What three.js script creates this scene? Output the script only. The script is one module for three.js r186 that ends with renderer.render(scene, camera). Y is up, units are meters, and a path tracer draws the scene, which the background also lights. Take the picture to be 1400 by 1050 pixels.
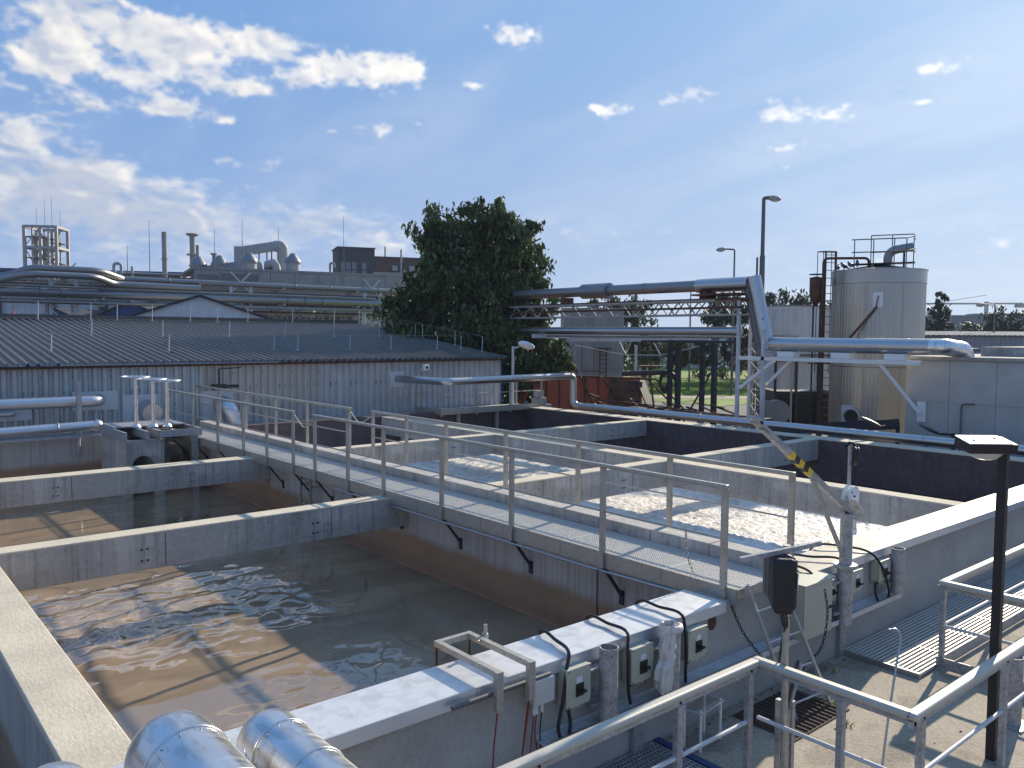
import * as THREE from 'three';
import { RoundedBoxGeometry } from 'three/addons/geometries/RoundedBoxGeometry.js';
import { mergeGeometries } from 'three/addons/utils/BufferGeometryUtils.js';

// ---------- random numbers and noise (seeded) ----------
let seedState = 7;
const rnd = () => { seedState = (seedState + 0x6d2b79f5) | 0; let t = Math.imul(seedState ^ (seedState >>> 15), 1 | seedState); t = (t + Math.imul(t ^ (t >>> 7), 61 | t)) ^ t; return ((t ^ (t >>> 14)) >>> 0) / 4294967296; };
const rr = (a, b) => a + (b - a) * rnd();
const reseed = (s) => { seedState = s; };
const clamp = (x, a = 0, b = 1) => Math.min(b, Math.max(a, x)), mix = (a, b, t) => a + (b - a) * t;
const sstep = (a, b, x) => { const t = clamp((x - a) / (b - a)); return t * t * (3 - 2 * t); };
const PERM = new Uint8Array(512), GRID = new Float32Array(256);
for (let i = 0; i < 256; i++) { PERM[i] = i; GRID[i] = rnd(); }
for (let i = 255; i > 0; i--) { const j = Math.floor(rnd() * (i + 1)), t = PERM[i]; PERM[i] = PERM[j]; PERM[j] = t; }
for (let i = 0; i < 256; i++) PERM[256 + i] = PERM[i];
// value noise; px, py > 0 make it repeat after that many cells
function vn(x, y, px = 0, py = 0) {
  let ix = Math.floor(x), iy = Math.floor(y); const fx = x - ix, fy = y - iy, u = fx * fx * (3 - 2 * fx), v = fy * fy * (3 - 2 * fy);
  let jx = ix + 1, jy = iy + 1;
  if (px) { ix = ((ix % px) + px) % px; jx = ((jx % px) + px) % px; }
  if (py) { iy = ((iy % py) + py) % py; jy = ((jy % py) + py) % py; }
  const y0 = iy & 255, y1 = jy & 255, p0 = PERM[ix & 255], p1 = PERM[jx & 255];
  const a = GRID[PERM[p0 + y0]], b = GRID[PERM[p1 + y0]], c = GRID[PERM[p0 + y1]], d = GRID[PERM[p1 + y1]], e = a + (b - a) * u;
  return e + (c + (d - c) * u - e) * v;
}
function fbm(x, y, oct = 4, px = 0, py = 0) { let s = 0, a = 0.5, n = 0; for (let i = 0; i < oct; i++) { s += a * vn(x + i * 17.3, y + i * 9.1, px, py); n += a; a *= 0.5; x *= 2; y *= 2; px *= 2; py *= 2; } return s / n; }

// ---------- camera ----------
const scene = new THREE.Scene();
const camera = new THREE.PerspectiveCamera(50.296, 4 / 3, 0.1, 3000);
{
  const yaw = 0.6993, pitch = -0.05991, roll = 0.006516;      // eye 4 m above the yard, looking over the basins
  const fw = new THREE.Vector3(Math.sin(yaw) * Math.cos(pitch), Math.sin(pitch), -Math.cos(yaw) * Math.cos(pitch));
  const r = new THREE.Vector3(Math.cos(yaw), 0, Math.sin(yaw)), u = r.clone().cross(fw);
  const r2 = r.clone().multiplyScalar(Math.cos(roll)).addScaledVector(u, Math.sin(roll)), u2 = r2.clone().cross(fw);
  camera.position.set(0, 3.85, 0);
  camera.quaternion.setFromRotationMatrix(new THREE.Matrix4().makeBasis(r2, u2, fw.clone().negate()));
}

// ---------- sun and sky ----------
const SUN = new THREE.Vector3(1, 0.485, -0.22).normalize();
const sun = new THREE.DirectionalLight(new THREE.Color().setRGB(1, 0.88, 0.7), 5);
sun.position.copy(SUN).multiplyScalar(120); sun.castShadow = true; sun.shadow.radius = 1.2; sun.shadow.mapSize.set(4096, 4096);
Object.assign(sun.shadow.camera, { left: -70, right: 70, top: 60, bottom: -60, near: 1, far: 300 });
sun.name = 'sun'; scene.add(sun); scene.add(sun.target);
const EXPOSURE = 1.45;
function makeSky() {
  const W = 4096, H = 2048, data = new Float32Array(W * H * 4);
  // clouds: azimuth and height in degrees (azimuth from -z towards +x), half widths, strength, thickness
  const C = [[13.5, 18.4, 5, 2, 0.5, 1], [18.5, 17.8, 2.6, 1.6, 0.46, 0.9], [11, 16.2, 2.6, 1.2, 0.36, 0.9], [23.2, 18.4, 2.6, 1.3, 0.5, 0.6], [28.4, 17.2, 2.6, 1.2, 0.52, 0.5], [32.4, 17.5, 2.4, 1.1, 0.48, 0.4], [39.9, 19.6, 2.1, 0.75, 0.34, 0.3], [37.2, 16.5, 1.1, 0.42, 0.3, 0.3], [12, 13.6, 2.4, 1, 0.3, 0.8],
    [18.4, 14, 3, 0.8, 0.3, 0.7], [20.6, 15.7, 3.6, 0.9, 0.25, 0.6], [31, 13.6, 2, 0.65, 0.28, 0.4], [9.5, 11.7, 3, 1.1, 0.3, 0.8], [21.9, 11, 5.4, 0.6, 0.24, 0.3],
    [10.5, 9.3, 6, 2, 0.4, 1.5], [13, 7.2, 9, 2.4, 0.44, 1.6], [22.8, 7.0, 10, 1.9, 0.38, 1.3], [30.4, 6.3, 4.5, 1.8, 0.32, 0.5], [46.7, 15.1, 1.4, 0.5, 0.42, 0.3], [52.1, 15.8, 1.7, 0.55, 0.46, 0.3], [50.3, 15.4, 0.6, 0.3, 0.3, 0.3], [57.3, 14.3, 1.1, 0.48, 0.42, 0.3],
    [59.8, 14.2, 2.4, 0.9, 0.27, 0.1], [58.7, 12.2, 2.0, 0.36, 0.34, 0.2], [58.3, 11, 0.55, 0.22, 0.3, 0.2], [67.1, 16.1, 2.2, 0.5, 0.33, 0.1], [63.5, 14.6, 2, 0.3, 0.2, 0.1], [49.1, 6.4, 7.5, 1.5, 0.22, 0.1], [69.2, 5.8, 5.5, 1.8, 0.25, 0.1], [60, 5, 6, 1, 0.16, 0.1], [25, 3.6, 16, 1.2, 0.3, 0.6], [15.5, 15.6, 1.4, 0.5, 0.32, 0.5], [17.3, 13.9, 1.2, 0.45, 0.34, 0.5], [22.6, 15.6, 1.6, 0.5, 0.3, 0.4], [21, 13.5, 0.9, 0.35, 0.34, 0.4], [25.5, 16.3, 1.4, 0.6, 0.3, 0.4], [27.6, 13.4, 0.7, 0.25, 0.32, 0.3], [33.5, 14.1, 0.5, 0.22, 0.33, 0.3], [11, 15.6, 2.2, 0.9, 0.3, 0.7], [13.6, 9.9, 2.2, 0.6, 0.3, 0.6], [8, 14.2, 1.6, 0.6, 0.3, 0.6], [42, 7.2, 3, 0.6, 0.2, 0.2], [45.6, 15.2, 0.5, 0.24, 0.32, 0.3], [66.2, 14.2, 0.9, 0.2, 0.26, 0.1], [54.6, 12.4, 0.7, 0.2, 0.24, 0.1]];
  C.push([14, 34, 9, 4, 0.5, 0.7], [30, 42, 10, 4, 0.5, 0.6], [2, 48, 9, 5, 0.5, 0.7], [24, 57, 14, 4, 0.46, 0.6], [48, 38, 8, 2.6, 0.4, 0.4], [60, 55, 12, 4, 0.4, 0.5], [20, 27.5, 8, 2, 0.42, 0.6]);  // unseen clouds above the view, added to brighten water reflections and whiten skylight
  reseed(91);
  for (let i = 0; i < 46; i++) C.push([rr(84, 352), rr(5, 42), rr(4, 13), rr(1, 3.4), rr(0.25, 0.48), rr(0.3, 1)]);
  for (let row = H / 2; row < H; row++) {
    const up = ((row + 0.5) / H - 0.5) * Math.PI, y = Math.sin(up), el = up * 180 / Math.PI;
    const near = C.filter((c) => Math.abs(el - c[1]) < c[3] * 2.6);
    for (let col = 0; col < W; col++) {
      const round = ((col + 0.5) / W - 0.5) * 2 * Math.PI, x = Math.cos(round) * Math.cos(up), z = Math.sin(round) * Math.cos(up);
      let az = Math.atan2(x, -z) * 180 / Math.PI; if (az < -120) az += 360;
      const ang = Math.acos(clamp(x * SUN.x + y * SUN.y + z * SUN.z, -1, 1)) * 180 / Math.PI;
      const k = 1 - Math.exp(-Math.max(el, 0) / 13), glow = Math.exp(-ang / 24), E = Math.exp(-ang / 30), wide = Math.exp(-ang / 60);
      const hz = Math.exp(-Math.max(el, 0) / 7);
      let r = mix(0.2 + 0.66 * E, 0.06 + 0.22 * E, k) + 0.03 * hz, g = mix(0.285 + 0.64 * E, 0.19 + 0.25 * E, k) + 0.03 * hz, b = mix(0.48 + 0.44 * E, 0.45 + 0.22 * E, k) + 0.02 * hz;
      // thin veil of high cloud
      const px = x / (y + 0.16), pz = z / (y + 0.16);
      const veil = sstep(0.45, 0.8, fbm(px * 2.2 + 3, pz * 0.8 + px * 0.7 + 9, 5)) * 0.13;
      let cov = 0, thick = 0;
      for (const c of near) {
        let da = Math.abs(az - c[0]); if (da > 180) da = 360 - da;
        if (da > c[2] * 2.6) continue;
        const q = Math.exp(-((da / c[2]) ** 2 + ((el - c[1]) / c[3]) ** 2)); cov = cov + c[4] * q * (1 - cov * 0.8); thick = Math.max(thick, c[5] * q);
      }
      let a = veil, lit = 1;
      if (cov > 0.02) {
        const sx = az * 0.42, sy = el * 0.6 + 5 * (1 - Math.exp(-el / 5)), w = fbm(sx * 0.8 + 40, sy * 0.8, 3) - 0.5, soft = 0.26 + 0.4 * sstep(13, 6, el);
        const n = fbm(sx + w * 0.9, sy + w * 0.8, 6), fine = fbm(sx * 4.2 + w, sy * 5.0, 4);
        const d = n * 0.6 + fine * 0.4 + cov * 1.12 - 0.77;
        const ca = sstep(-0.03, soft, d) * (0.6 + 0.38 * clamp(cov * 2.4));
        const d2 = fbm(sx + w * 0.9 + 0.22, sy + w * 0.8 + 0.28, 5);           // light from up and right
        lit = clamp(0.62 + (n - d2) * 2.2 + 0.3 * (1 - thick) - 0.3 * thick * sstep(0.1, 0.42, d), 0.25, 1.1);
        a = 1 - (1 - a) * (1 - ca);
      }
      a *= sstep(0.2, 2.5, el) * 0.9 + 0.1;
      const bright = 0.5 + 0.32 * wide + 0.25 * glow;
      const cr = bright * mix(0.44, 1.05, lit), cg = bright * mix(0.53, 1.02, lit), cb = bright * mix(0.72, 0.98, lit);
      r = mix(r, cr, a); g = mix(g, cg, a); b = mix(b, cb, a);
      const o = (row * W + col) * 4; data[o] = r; data[o + 1] = g; data[o + 2] = b; data[o + 3] = 1;
    }
  }
  for (let i = 0; i < W * H / 2; i++) { data[i * 4] = 0.22; data[i * 4 + 1] = 0.21; data[i * 4 + 2] = 0.2; data[i * 4 + 3] = 1; }
  const t = new THREE.DataTexture(data, W, H, THREE.RGBAFormat, THREE.FloatType);
  t.mapping = THREE.EquirectangularReflectionMapping; t.magFilter = THREE.LinearFilter; t.needsUpdate = true;
  return t;
}
scene.fog = new THREE.FogExp2(new THREE.Color().setRGB(0.62, 0.72, 0.86), 0.00035);
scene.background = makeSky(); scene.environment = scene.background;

// ---------- helpers: textures ----------
function tex(w, h, fn, color = true) {
  const d = new Uint8Array(w * h * 4);
  for (let j = 0; j < h; j++) for (let i = 0; i < w; i++) {
    let c = fn((i + 0.5) / w, (j + 0.5) / h); if (typeof c === 'number') c = [c, c, c];
    const o = (j * w + i) * 4;
    for (let k = 0; k < 3; k++) { let v = clamp(c[k]); if (color) v = v <= 0.0031308 ? v * 12.92 : 1.055 * Math.pow(v, 1 / 2.4) - 0.055; d[o + k] = Math.round(v * 255); }
    d[o + 3] = 255;
  }
  const t = new THREE.DataTexture(d, w, h, THREE.RGBAFormat); t.wrapS = t.wrapT = THREE.RepeatWrapping; t.magFilter = THREE.LinearFilter; t.minFilter = THREE.LinearMipmapLinearFilter;
  if (color) t.colorSpace = THREE.SRGBColorSpace; t.needsUpdate = true; return t;
}
const rep = (t, u, v) => { const c = t.clone(); c.repeat.set(u, v); c.needsUpdate = true; return c; };
const M = {};
const mat = (name, color, rough = 0.8, metal = 0, extra = {}) => { const m = new THREE.MeshStandardMaterial({ roughness: rough, metalness: metal, ...extra }); if (color) m.color.setRGB(...color); m.name = name; return (M[name] = m); };
const phys = (name, color, rough, metal, extra = {}) => { const m = new THREE.MeshPhysicalMaterial({ roughness: rough, metalness: metal, ...extra }); if (color) m.color.setRGB(...color); m.name = name; return (M[name] = m); };
// ---------- helpers: geometry ----------
const V = (x, y, z) => new THREE.Vector3(x, y, z);
// texture coordinates in metres, taken across the face that each triangle turns to
function muv(g) {
  if (g.index) g = g.toNonIndexed();
  if (!g.attributes.normal) g.computeVertexNormals();
  const p = g.attributes.position, n = new Float32Array(p.count * 2), a = V(), b = V(), c = V(), f = V();
  for (let i = 0; i < p.count; i += 3) {
    a.fromBufferAttribute(p, i); b.fromBufferAttribute(p, i + 1); c.fromBufferAttribute(p, i + 2);
    f.copy(b).sub(a).cross(c.clone().sub(a)); const ax = Math.abs(f.x), ay = Math.abs(f.y), az = Math.abs(f.z);
    [a, b, c].forEach((v, k) => { const o = (i + k) * 2; if (ay >= ax && ay >= az) { n[o] = v.x; n[o + 1] = v.z; } else if (ax >= az) { n[o] = v.z; n[o + 1] = v.y; } else { n[o] = v.x; n[o + 1] = v.y; } });
  }
  for (const k of Object.keys(g.attributes)) if (!['position', 'normal'].includes(k)) g.deleteAttribute(k);
  g.setAttribute('uv', new THREE.BufferAttribute(n, 2)); return g;
}
const merge = (list) => (list.length === 1 ? list[0] : mergeGeometries(list, false));
const box = (x0, x1, y0, y1, z0, z1) => muv(new THREE.BoxGeometry(x1 - x0, y1 - y0, z1 - z0).translate((x0 + x1) / 2, (y0 + y1) / 2, (z0 + z1) / 2));
const rbox = (x0, x1, y0, y1, z0, z1, r = 0.01) => muv(new RoundedBoxGeometry(x1 - x0, y1 - y0, z1 - z0, 2, Math.min(r, (x1 - x0) / 2.1, (y1 - y0) / 2.1, (z1 - z0) / 2.1)).translate((x0 + x1) / 2, (y0 + y1) / 2, (z0 + z1) / 2));
// things that run from a to b
function along(g, a, b, turn = 0) { const d = b.clone().sub(a), q = new THREE.Quaternion(), y = d.clone().normalize(); let up = Math.abs(y.y) > 0.95 ? V(1, 0, 0) : V(0, 1, 0); const x = up.clone().cross(y).normalize(), z = x.clone().cross(y); q.setFromRotationMatrix(new THREE.Matrix4().makeBasis(x, y, z)); if (turn) g.rotateY(turn); return g.applyQuaternion(q).translate((a.x + b.x) / 2, (a.y + b.y) / 2, (a.z + b.z) / 2); }
const arr = (p) => (p.isVector3 ? p : V(...p));
const rod = (a, b, r, r2 = r, seg = 10) => { a = arr(a); b = arr(b); return muv(along(new THREE.CylinderGeometry(r2, r, a.distanceTo(b), seg), a, b)); };
const bar = (a, b, w, h = w, turn = 0) => { a = arr(a); b = arr(b); return muv(along(new THREE.BoxGeometry(w, a.distanceTo(b), h), a, b, turn)); };
// a round pipe through points with swept bends
function pipe(pts, r, bend = 0, seg = 14) {
  pts = pts.map(arr); const path = new THREE.CurvePath(); let at = pts[0], n = 0;
  for (let i = 1; i < pts.length; i++) {
    if (i < pts.length - 1 && bend) {
      const c = pts[i], l = Math.min(bend, c.distanceTo(pts[i - 1]) * 0.48, c.distanceTo(pts[i + 1]) * 0.48), p = c.clone().lerp(pts[i - 1], l / c.distanceTo(pts[i - 1])), q = c.clone().lerp(pts[i + 1], l / c.distanceTo(pts[i + 1]));
      path.add(new THREE.LineCurve3(at, p)); path.add(new THREE.QuadraticBezierCurve3(p, c, q)); at = q; n += 9;
    } else { path.add(new THREE.LineCurve3(at, pts[i])); at = pts[i]; }
  }
  // rings at every corner, a few through every bend
  const rings = []; for (const c of path.curves) { const k = c.isQuadraticBezierCurve3 ? 8 : 1; for (let i = rings.length ? 1 : 0; i <= k; i++) rings.push([c.getPoint(i / k), c.getTangent(i / k).normalize()]); }
  const pos = [], nor = [], idx = []; let nrm = Math.abs(rings[0][1].y) > 0.9 ? V(1, 0, 0) : V(0, 1, 0);
  rings.forEach(([p, t], i) => {
    nrm = nrm.clone().addScaledVector(t, -nrm.dot(t)).normalize(); const bi = t.clone().cross(nrm);
    for (let k = 0; k <= seg; k++) { const a = (k / seg) * Math.PI * 2, d = nrm.clone().multiplyScalar(Math.cos(a)).addScaledVector(bi, Math.sin(a)); pos.push(p.x + d.x * r, p.y + d.y * r, p.z + d.z * r); nor.push(d.x, d.y, d.z); }
    if (i) for (let k = 0; k < seg; k++) { const o = (i - 1) * (seg + 1) + k, q = o + seg + 1; idx.push(o, o + 1, q, q, o + 1, q + 1); }
  });
  for (const [e, s] of [[0, -1], [rings.length - 1, 1]]) { const [p, t] = rings[e], c = pos.length / 3; pos.push(p.x, p.y, p.z); nor.push(t.x * s, t.y * s, t.z * s); for (let k = 0; k <= seg; k++) { const o = (e * (seg + 1) + k) * 3; pos.push(pos[o], pos[o + 1], pos[o + 2]); nor.push(t.x * s, t.y * s, t.z * s); } for (let k = 0; k < seg; k++) s > 0 ? idx.push(c, c + 1 + k, c + 2 + k) : idx.push(c, c + 2 + k, c + 1 + k); }
  const g = new THREE.BufferGeometry(); g.setAttribute('position', new THREE.Float32BufferAttribute(pos, 3)); g.setAttribute('normal', new THREE.Float32BufferAttribute(nor, 3)); g.setIndex(idx);
  return muv(g);
}
const cable = (pts, r, seg = 6) => muv(new THREE.TubeGeometry(new THREE.CatmullRomCurve3(pts.map(arr), false, 'centripetal'), pts.length * 7, r, seg));
const lathe = (pts, seg = 24) => muv(new THREE.LatheGeometry(pts.map((p) => new THREE.Vector2(...p)), seg));
// a ribbed sheet: w wide, l long, put in place by at(across, along, depth)
function ribbed(w, l, pitch, depth, at, shape = [0, 0.3, 0.45, 0.85], rows = 1) {
  const line = []; for (let x = 0; x < w - 1e-6; x += pitch) { line.push([x + shape[0] * pitch, 0], [x + shape[1] * pitch, 0], [x + shape[2] * pitch, depth], [x + shape[3] * pitch, depth]); } line.push([w, 0]);
  const ok = line.filter((p) => p[0] <= w + 1e-6), pos = [], uv = [];
  for (let i = 1; i < ok.length; i++) for (let j = 0; j < rows; j++) {
    const c = [[ok[i - 1], j], [ok[i], j], [ok[i], j + 1], [ok[i - 1], j], [ok[i], j + 1], [ok[i - 1], j + 1]];
    for (const [p, k] of c) { pos.push(...at(p[0], (k / rows) * l, p[1]).toArray()); uv.push(p[0], (k / rows) * l); }
  }
  const g = new THREE.BufferGeometry(); g.setAttribute('position', new THREE.Float32BufferAttribute(pos, 3)); g.setAttribute('uv', new THREE.Float32BufferAttribute(uv, 2)); g.computeVertexNormals(); return g;
}
// ---------- helpers: objects ----------
const used = new Map();
const numbered = (name) => { const n = used.get(name) ?? 0; used.set(name, n + 1); return n ? name + '_' + String(n).padStart(3, '0') : name; };
function thing(name, label, category, pos = [0, 0, 0], turn = 0, group) {
  const o = new THREE.Group(); o.name = numbered(name); o.position.set(...pos); o.rotation.y = turn; o.userData = { label, category }; if (group) o.userData.group = group; scene.add(o); return o;
}
const SPLIT = new Set('saddle column step prop louvre gutter leg rod hanger fixing wall_bracket side_panel antenna rail_post cross_beam brace kick_plate conveyor'.split(' '));
function part(name, geos, m, parent, label) {
  if (SPLIT.has(name) && Array.isArray(geos) && geos.length > 1) return geos.map((g) => part(name, g, m, parent, label))[0];
  const o = new THREE.Mesh(merge([].concat(geos)), m); o.name = name; o.castShadow = o.receiveShadow = true; if (label) o.userData.label = label; parent.add(o); return o;
}
function solo(name, geos, m, label, category, group) { const o = part(numbered(name), geos, m, scene, label); o.userData.category = category; if (group) o.userData.group = group; return o; }
function ground_(name, geos, m, kind = 'structure', label) { const o = part(numbered(name), geos, m, scene, label); o.userData.kind = kind; return o; }
function again(o, pos, turn, label, base) { const c = o.clone(); c.userData = { ...o.userData }; c.name = numbered(base ?? o.name.replace(/_\d{3}$/, '')); c.position.set(...pos); if (turn !== undefined) c.rotation.y = turn; if (label) c.userData.label = label; scene.add(c); return c; }

// ---------- materials ----------
const concreteMap = tex(1024, 512, (u, v) => {
  const n = fbm(u * 8, v * 8, 5, 8, 8), f = fbm(u * 96, v * 64, 3, 96, 64), st = fbm(u * 90, v * 2, 3, 90, 2), blot = fbm(u * 5 + 3, v * 3, 4, 5, 3);
  const dark = sstep(0.56, 0.78, st) * sstep(0.38, 0.6, blot) * 0.34, pale = sstep(0.6, 0.75, fbm(u * 60 + 7, v * 3, 2, 60, 3)) * sstep(0.5, 0.7, n) * 0.13, pit = vn(u * 300, v * 150, 300, 150) > 0.965 ? 0.1 : 0;
  const b = 0.34 + (n - 0.5) * 0.16 + (f - 0.5) * 0.1 - dark * 0.24 + pale * 0.6 - pit; return [b * 1.03, b * 0.985, b * 0.91];
});
const concreteBump = tex(512, 256, (u, v) => 0.5 + (fbm(u * 64, v * 32, 4, 64, 32) - 0.5) * 0.8 - (vn(u * 200, v * 100, 200, 100) > 0.95 ? 0.3 : 0), false);
mat('concrete', null, 0.9, 0, { map: rep(concreteMap, 1 / 5, 1 / 2.5), bumpMap: rep(concreteBump, 1 / 1.6, 1 / 0.8), bumpScale: 0.006 });
const cleanMap = tex(512, 512, (u, v) => { const n = fbm(u * 5, v * 5, 5, 5, 5), f = fbm(u * 110, v * 24, 3, 110, 24), g = fbm(u * 128, v * 128, 2, 128, 128), b = 0.34 + (n - 0.5) * 0.12 + (f - 0.5) * 0.05 + (g - 0.5) * 0.07; return [b * 1.03, b * 0.99, b * 0.92]; });
mat('cleanConcrete', null, 0.9, 0, { map: rep(cleanMap, 1 / 2.4, 1 / 2.4), bumpMap: rep(concreteBump, 1 / 1.2, 1 / 0.6), bumpScale: 0.004 });
{ const m = mat('tankConcrete', null, 0.9, 0, { map: rep(tex(512, 512, (u, v) => { const n = fbm(u * 5, v * 5, 5, 5, 5), g = fbm(u * 128, v * 128, 2, 128, 128), h = vn(u * 40, v * 40, 40, 40) > 0.95 ? 0.06 : 0, b = 0.43 + (n - 0.5) * 0.14 + (g - 0.5) * 0.06 - h; return [b * 1.03, b * 0.99, b * 0.92]; }), 1 / 2.4, 1 / 2.4) }); }
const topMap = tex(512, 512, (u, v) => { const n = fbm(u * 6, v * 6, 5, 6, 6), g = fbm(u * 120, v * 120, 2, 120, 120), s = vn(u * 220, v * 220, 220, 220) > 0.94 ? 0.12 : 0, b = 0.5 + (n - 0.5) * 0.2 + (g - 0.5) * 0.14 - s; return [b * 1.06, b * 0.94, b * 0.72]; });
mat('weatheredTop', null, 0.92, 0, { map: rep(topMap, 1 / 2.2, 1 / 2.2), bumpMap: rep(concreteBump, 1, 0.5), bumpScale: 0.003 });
// basin wall with a tide mark: v runs over real heights -1.1 .. 1.4 m
const tideMap = tex(1024, 512, (u, v) => {
  const y = -1.1 + v * 2.5, n = fbm(u * 10, v * 6, 4, 10, 6), st = fbm(u * 120, v * 1.5, 3, 120, 2), b = 0.38 + (n - 0.5) * 0.14 - sstep(0.55, 0.75, st) * 0.07;
  const line = 0.36 + (fbm(u * 14, 3, 3, 14, 4) - 0.5) * 0.09, t = sstep(line + 0.1, line - 0.1, y), lo = sstep(0.15, -0.15, y), run = sstep(0.62, 0.74, fbm(u * 160, v * 2, 2, 160, 2)) * (1 - t) * 0.5;
  const c = [b * 1.02, b * 0.97, b * 0.9], br = [0.25 - 0.06 * lo, 0.15 - 0.045 * lo, 0.078 - 0.02 * lo], k = clamp(t * 0.9 + run * 0.35);
  return [mix(c[0], br[0] * (0.8 + 0.5 * n), k), mix(c[1], br[1] * (0.8 + 0.5 * n), k), mix(c[2], br[2] * (0.8 + 0.5 * n), k)];
});
{ const t = rep(tideMap, 1 / 8, 1 / 2.5); t.offset.set(0, 1.1 / 2.5); mat('tideConcrete', null, 0.88, 0, { map: t, bumpMap: rep(concreteBump, 1 / 1.6, 1 / 0.8), bumpScale: 0.006 }); }
const coatMap = tex(512, 256, (u, v) => { const n = fbm(u * 9, v * 5, 5, 9, 5), s = fbm(u * 60, v * 3, 3, 60, 3), sc = sstep(0.62, 0.7, fbm(u * 40, v * 20, 3, 40, 20)) * 0.05, b = 0.066 + (n - 0.5) * 0.03 + (s - 0.5) * 0.02 + sc * 0.25; return [b * 1.2, b * 0.9, b * 0.95]; });
mat('coatedWall', null, 0.75, 0, { map: rep(coatMap, 1 / 5, 1 / 2.2) });
const paveMap = tex(1024, 1024, (u, v) => {
  const n = fbm(u * 5, v * 5, 5, 5, 5), g = vn(u * 190, v * 190, 190, 190), g2 = vn(u * 320 + 5, v * 320, 320, 320), st = sstep(0.58, 0.72, fbm(u * 7 + 2, v * 7 + 5, 4, 7, 7));
  const b = 0.31 + (n - 0.5) * 0.13 + (g - 0.5) * 0.11 + (g2 - 0.5) * 0.08 - st * 0.08; return [b * 1.12, b * 0.97, b * 0.76];
});
mat('paving', null, 0.93, 0, { map: rep(paveMap, 1 / 3, 1 / 3), bumpMap: rep(concreteBump, 1.2, 0.6), bumpScale: 0.004 });
const galvMap = tex(256, 256, (u, v) => { const a = vn(u * 22, v * 22, 22, 22), b = vn(u * 48 + 3, v * 48, 48, 48), c = fbm(u * 4, v * 4, 3, 4, 4), k = 0.36 + (a - 0.5) * 0.16 + (b - 0.5) * 0.12 + (c - 0.5) * 0.15; return [k * 0.99, k, k * 1.03]; });
const galvRough = tex(128, 128, (u, v) => 0.5 + (vn(u * 20, v * 20, 20, 20) - 0.5) * 0.3, false);
mat('galvanized', null, 1, 0.55, { map: rep(galvMap, 2.4, 2.4), roughnessMap: rep(galvRough, 2.4, 2.4) });
mat('railTop', [0.47, 0.45, 0.385], 0.5, 0.15, { bumpMap: rep(galvRough, 3, 3), bumpScale: 0.001 });
const railMap = tex(256, 256, (u, v) => { const n = fbm(u * 4, v * 4, 4, 4, 4), s = sstep(0.6, 0.8, fbm(u * 30, v * 30, 3, 30, 30)), b = 0.4 + (n - 0.5) * 0.12 - s * 0.09; return [b * 1.05, b * 0.99, b * 0.86]; });
mat('railSteel', null, 0.5, 0.5, { map: rep(railMap, 1.6, 1.6) });
mat('darkSteel', [0.045, 0.044, 0.05], 0.6, 0.4); mat('steel', [0.42, 0.43, 0.44], 0.38, 0.85); mat('black', [0.012, 0.012, 0.014], 0.55); mat('rubber', [0.015, 0.015, 0.017], 0.6);
const brush = tex(256, 256, (u, v) => 0.32 + (fbm(u * 4, v * 60, 3, 4, 60) - 0.5) * 0.14 + (fbm(u * 5, v * 5, 3, 5, 5) - 0.5) * 0.16, false);
const dent = tex(256, 256, (u, v) => fbm(u * 3, v * 3, 4, 3, 3), false);
const grime = tex(256, 256, (u, v) => { const n = fbm(u * 4, v * 4, 5, 4, 4), s = sstep(0.55, 0.75, fbm(u * 20, v * 5, 4, 20, 5)), b = 0.76 + (n - 0.5) * 0.16 - s * 0.16; return [b, b * 0.99, b * 0.97]; });
mat('bright', null, 1, 1, { map: rep(grime, 1.1, 1.1), roughnessMap: rep(brush, 0.8, 0.8), bumpMap: rep(dent, 0.5, 0.5), bumpScale: 0.004 });
mat('pipeMetal', [0.5, 0.5, 0.5], 0.34, 1, { bumpMap: rep(dent, 0.25, 0.25), bumpScale: 0.004 });
mat('dullBright', [0.6, 0.61, 0.63], 0.42, 0.95, { bumpMap: rep(dent, 0.4, 0.4), bumpScale: 0.01 });
mat('oldPipe', [0.24, 0.24, 0.24], 0.42, 0.85); mat('farPipe', [0.27, 0.275, 0.28], 0.42, 0.8);
mat('darkPipe', [0.15, 0.15, 0.15], 0.5, 0.6);
const capMap = tex(512, 512, (u, v) => { const n = fbm(u * 5, v * 5, 5, 5, 5), s = sstep(0.57, 0.66, fbm(u * 14 + 1, v * 14, 4, 14, 14)) * 0.14, d = sstep(0.63, 0.7, fbm(u * 9 + 6, v * 16, 4, 9, 16)) * 0.1, b = 0.74 + (n - 0.5) * 0.12 - s * 0.5 - d * 0.6; return [b, b * 0.99, b * 0.965]; });
mat('capSheet', null, 0.4, 0.45, { map: rep(capMap, 1 / 1.6, 1 / 1.6), bumpMap: rep(dent, 0.9, 0.9), bumpScale: 0.006 });
mat('capOld', [0.66, 0.61, 0.52], 0.4, 0.3, { map: rep(capMap, 1 / 2.1, 1 / 1.2), bumpMap: rep(dent, 0.6, 0.6), bumpScale: 0.006 }); mat('capEdge', [0.6, 0.63, 0.68], 0.36, 0.6);
mat('boxPaint', [0.43, 0.43, 0.34], 0.5); mat('greyPlastic', [0.5, 0.5, 0.48], 0.5); mat('whitePaint', [0.74, 0.74, 0.72], 0.5); mat('paleGrey', [0.5, 0.52, 0.54], 0.6); mat('sticker', [0.72, 0.72, 0.74], 0.4);
mat('yellow', [0.75, 0.5, 0.02], 0.5); mat('redCable', [0.24, 0.03, 0.02], 0.6); mat('chain', [0.05, 0.048, 0.046], 0.5, 0.7); mat('chainZinc', [0.42, 0.4, 0.36], 0.45, 0.7); mat('blueFrame', [0.02, 0.055, 0.15], 0.6);
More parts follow.
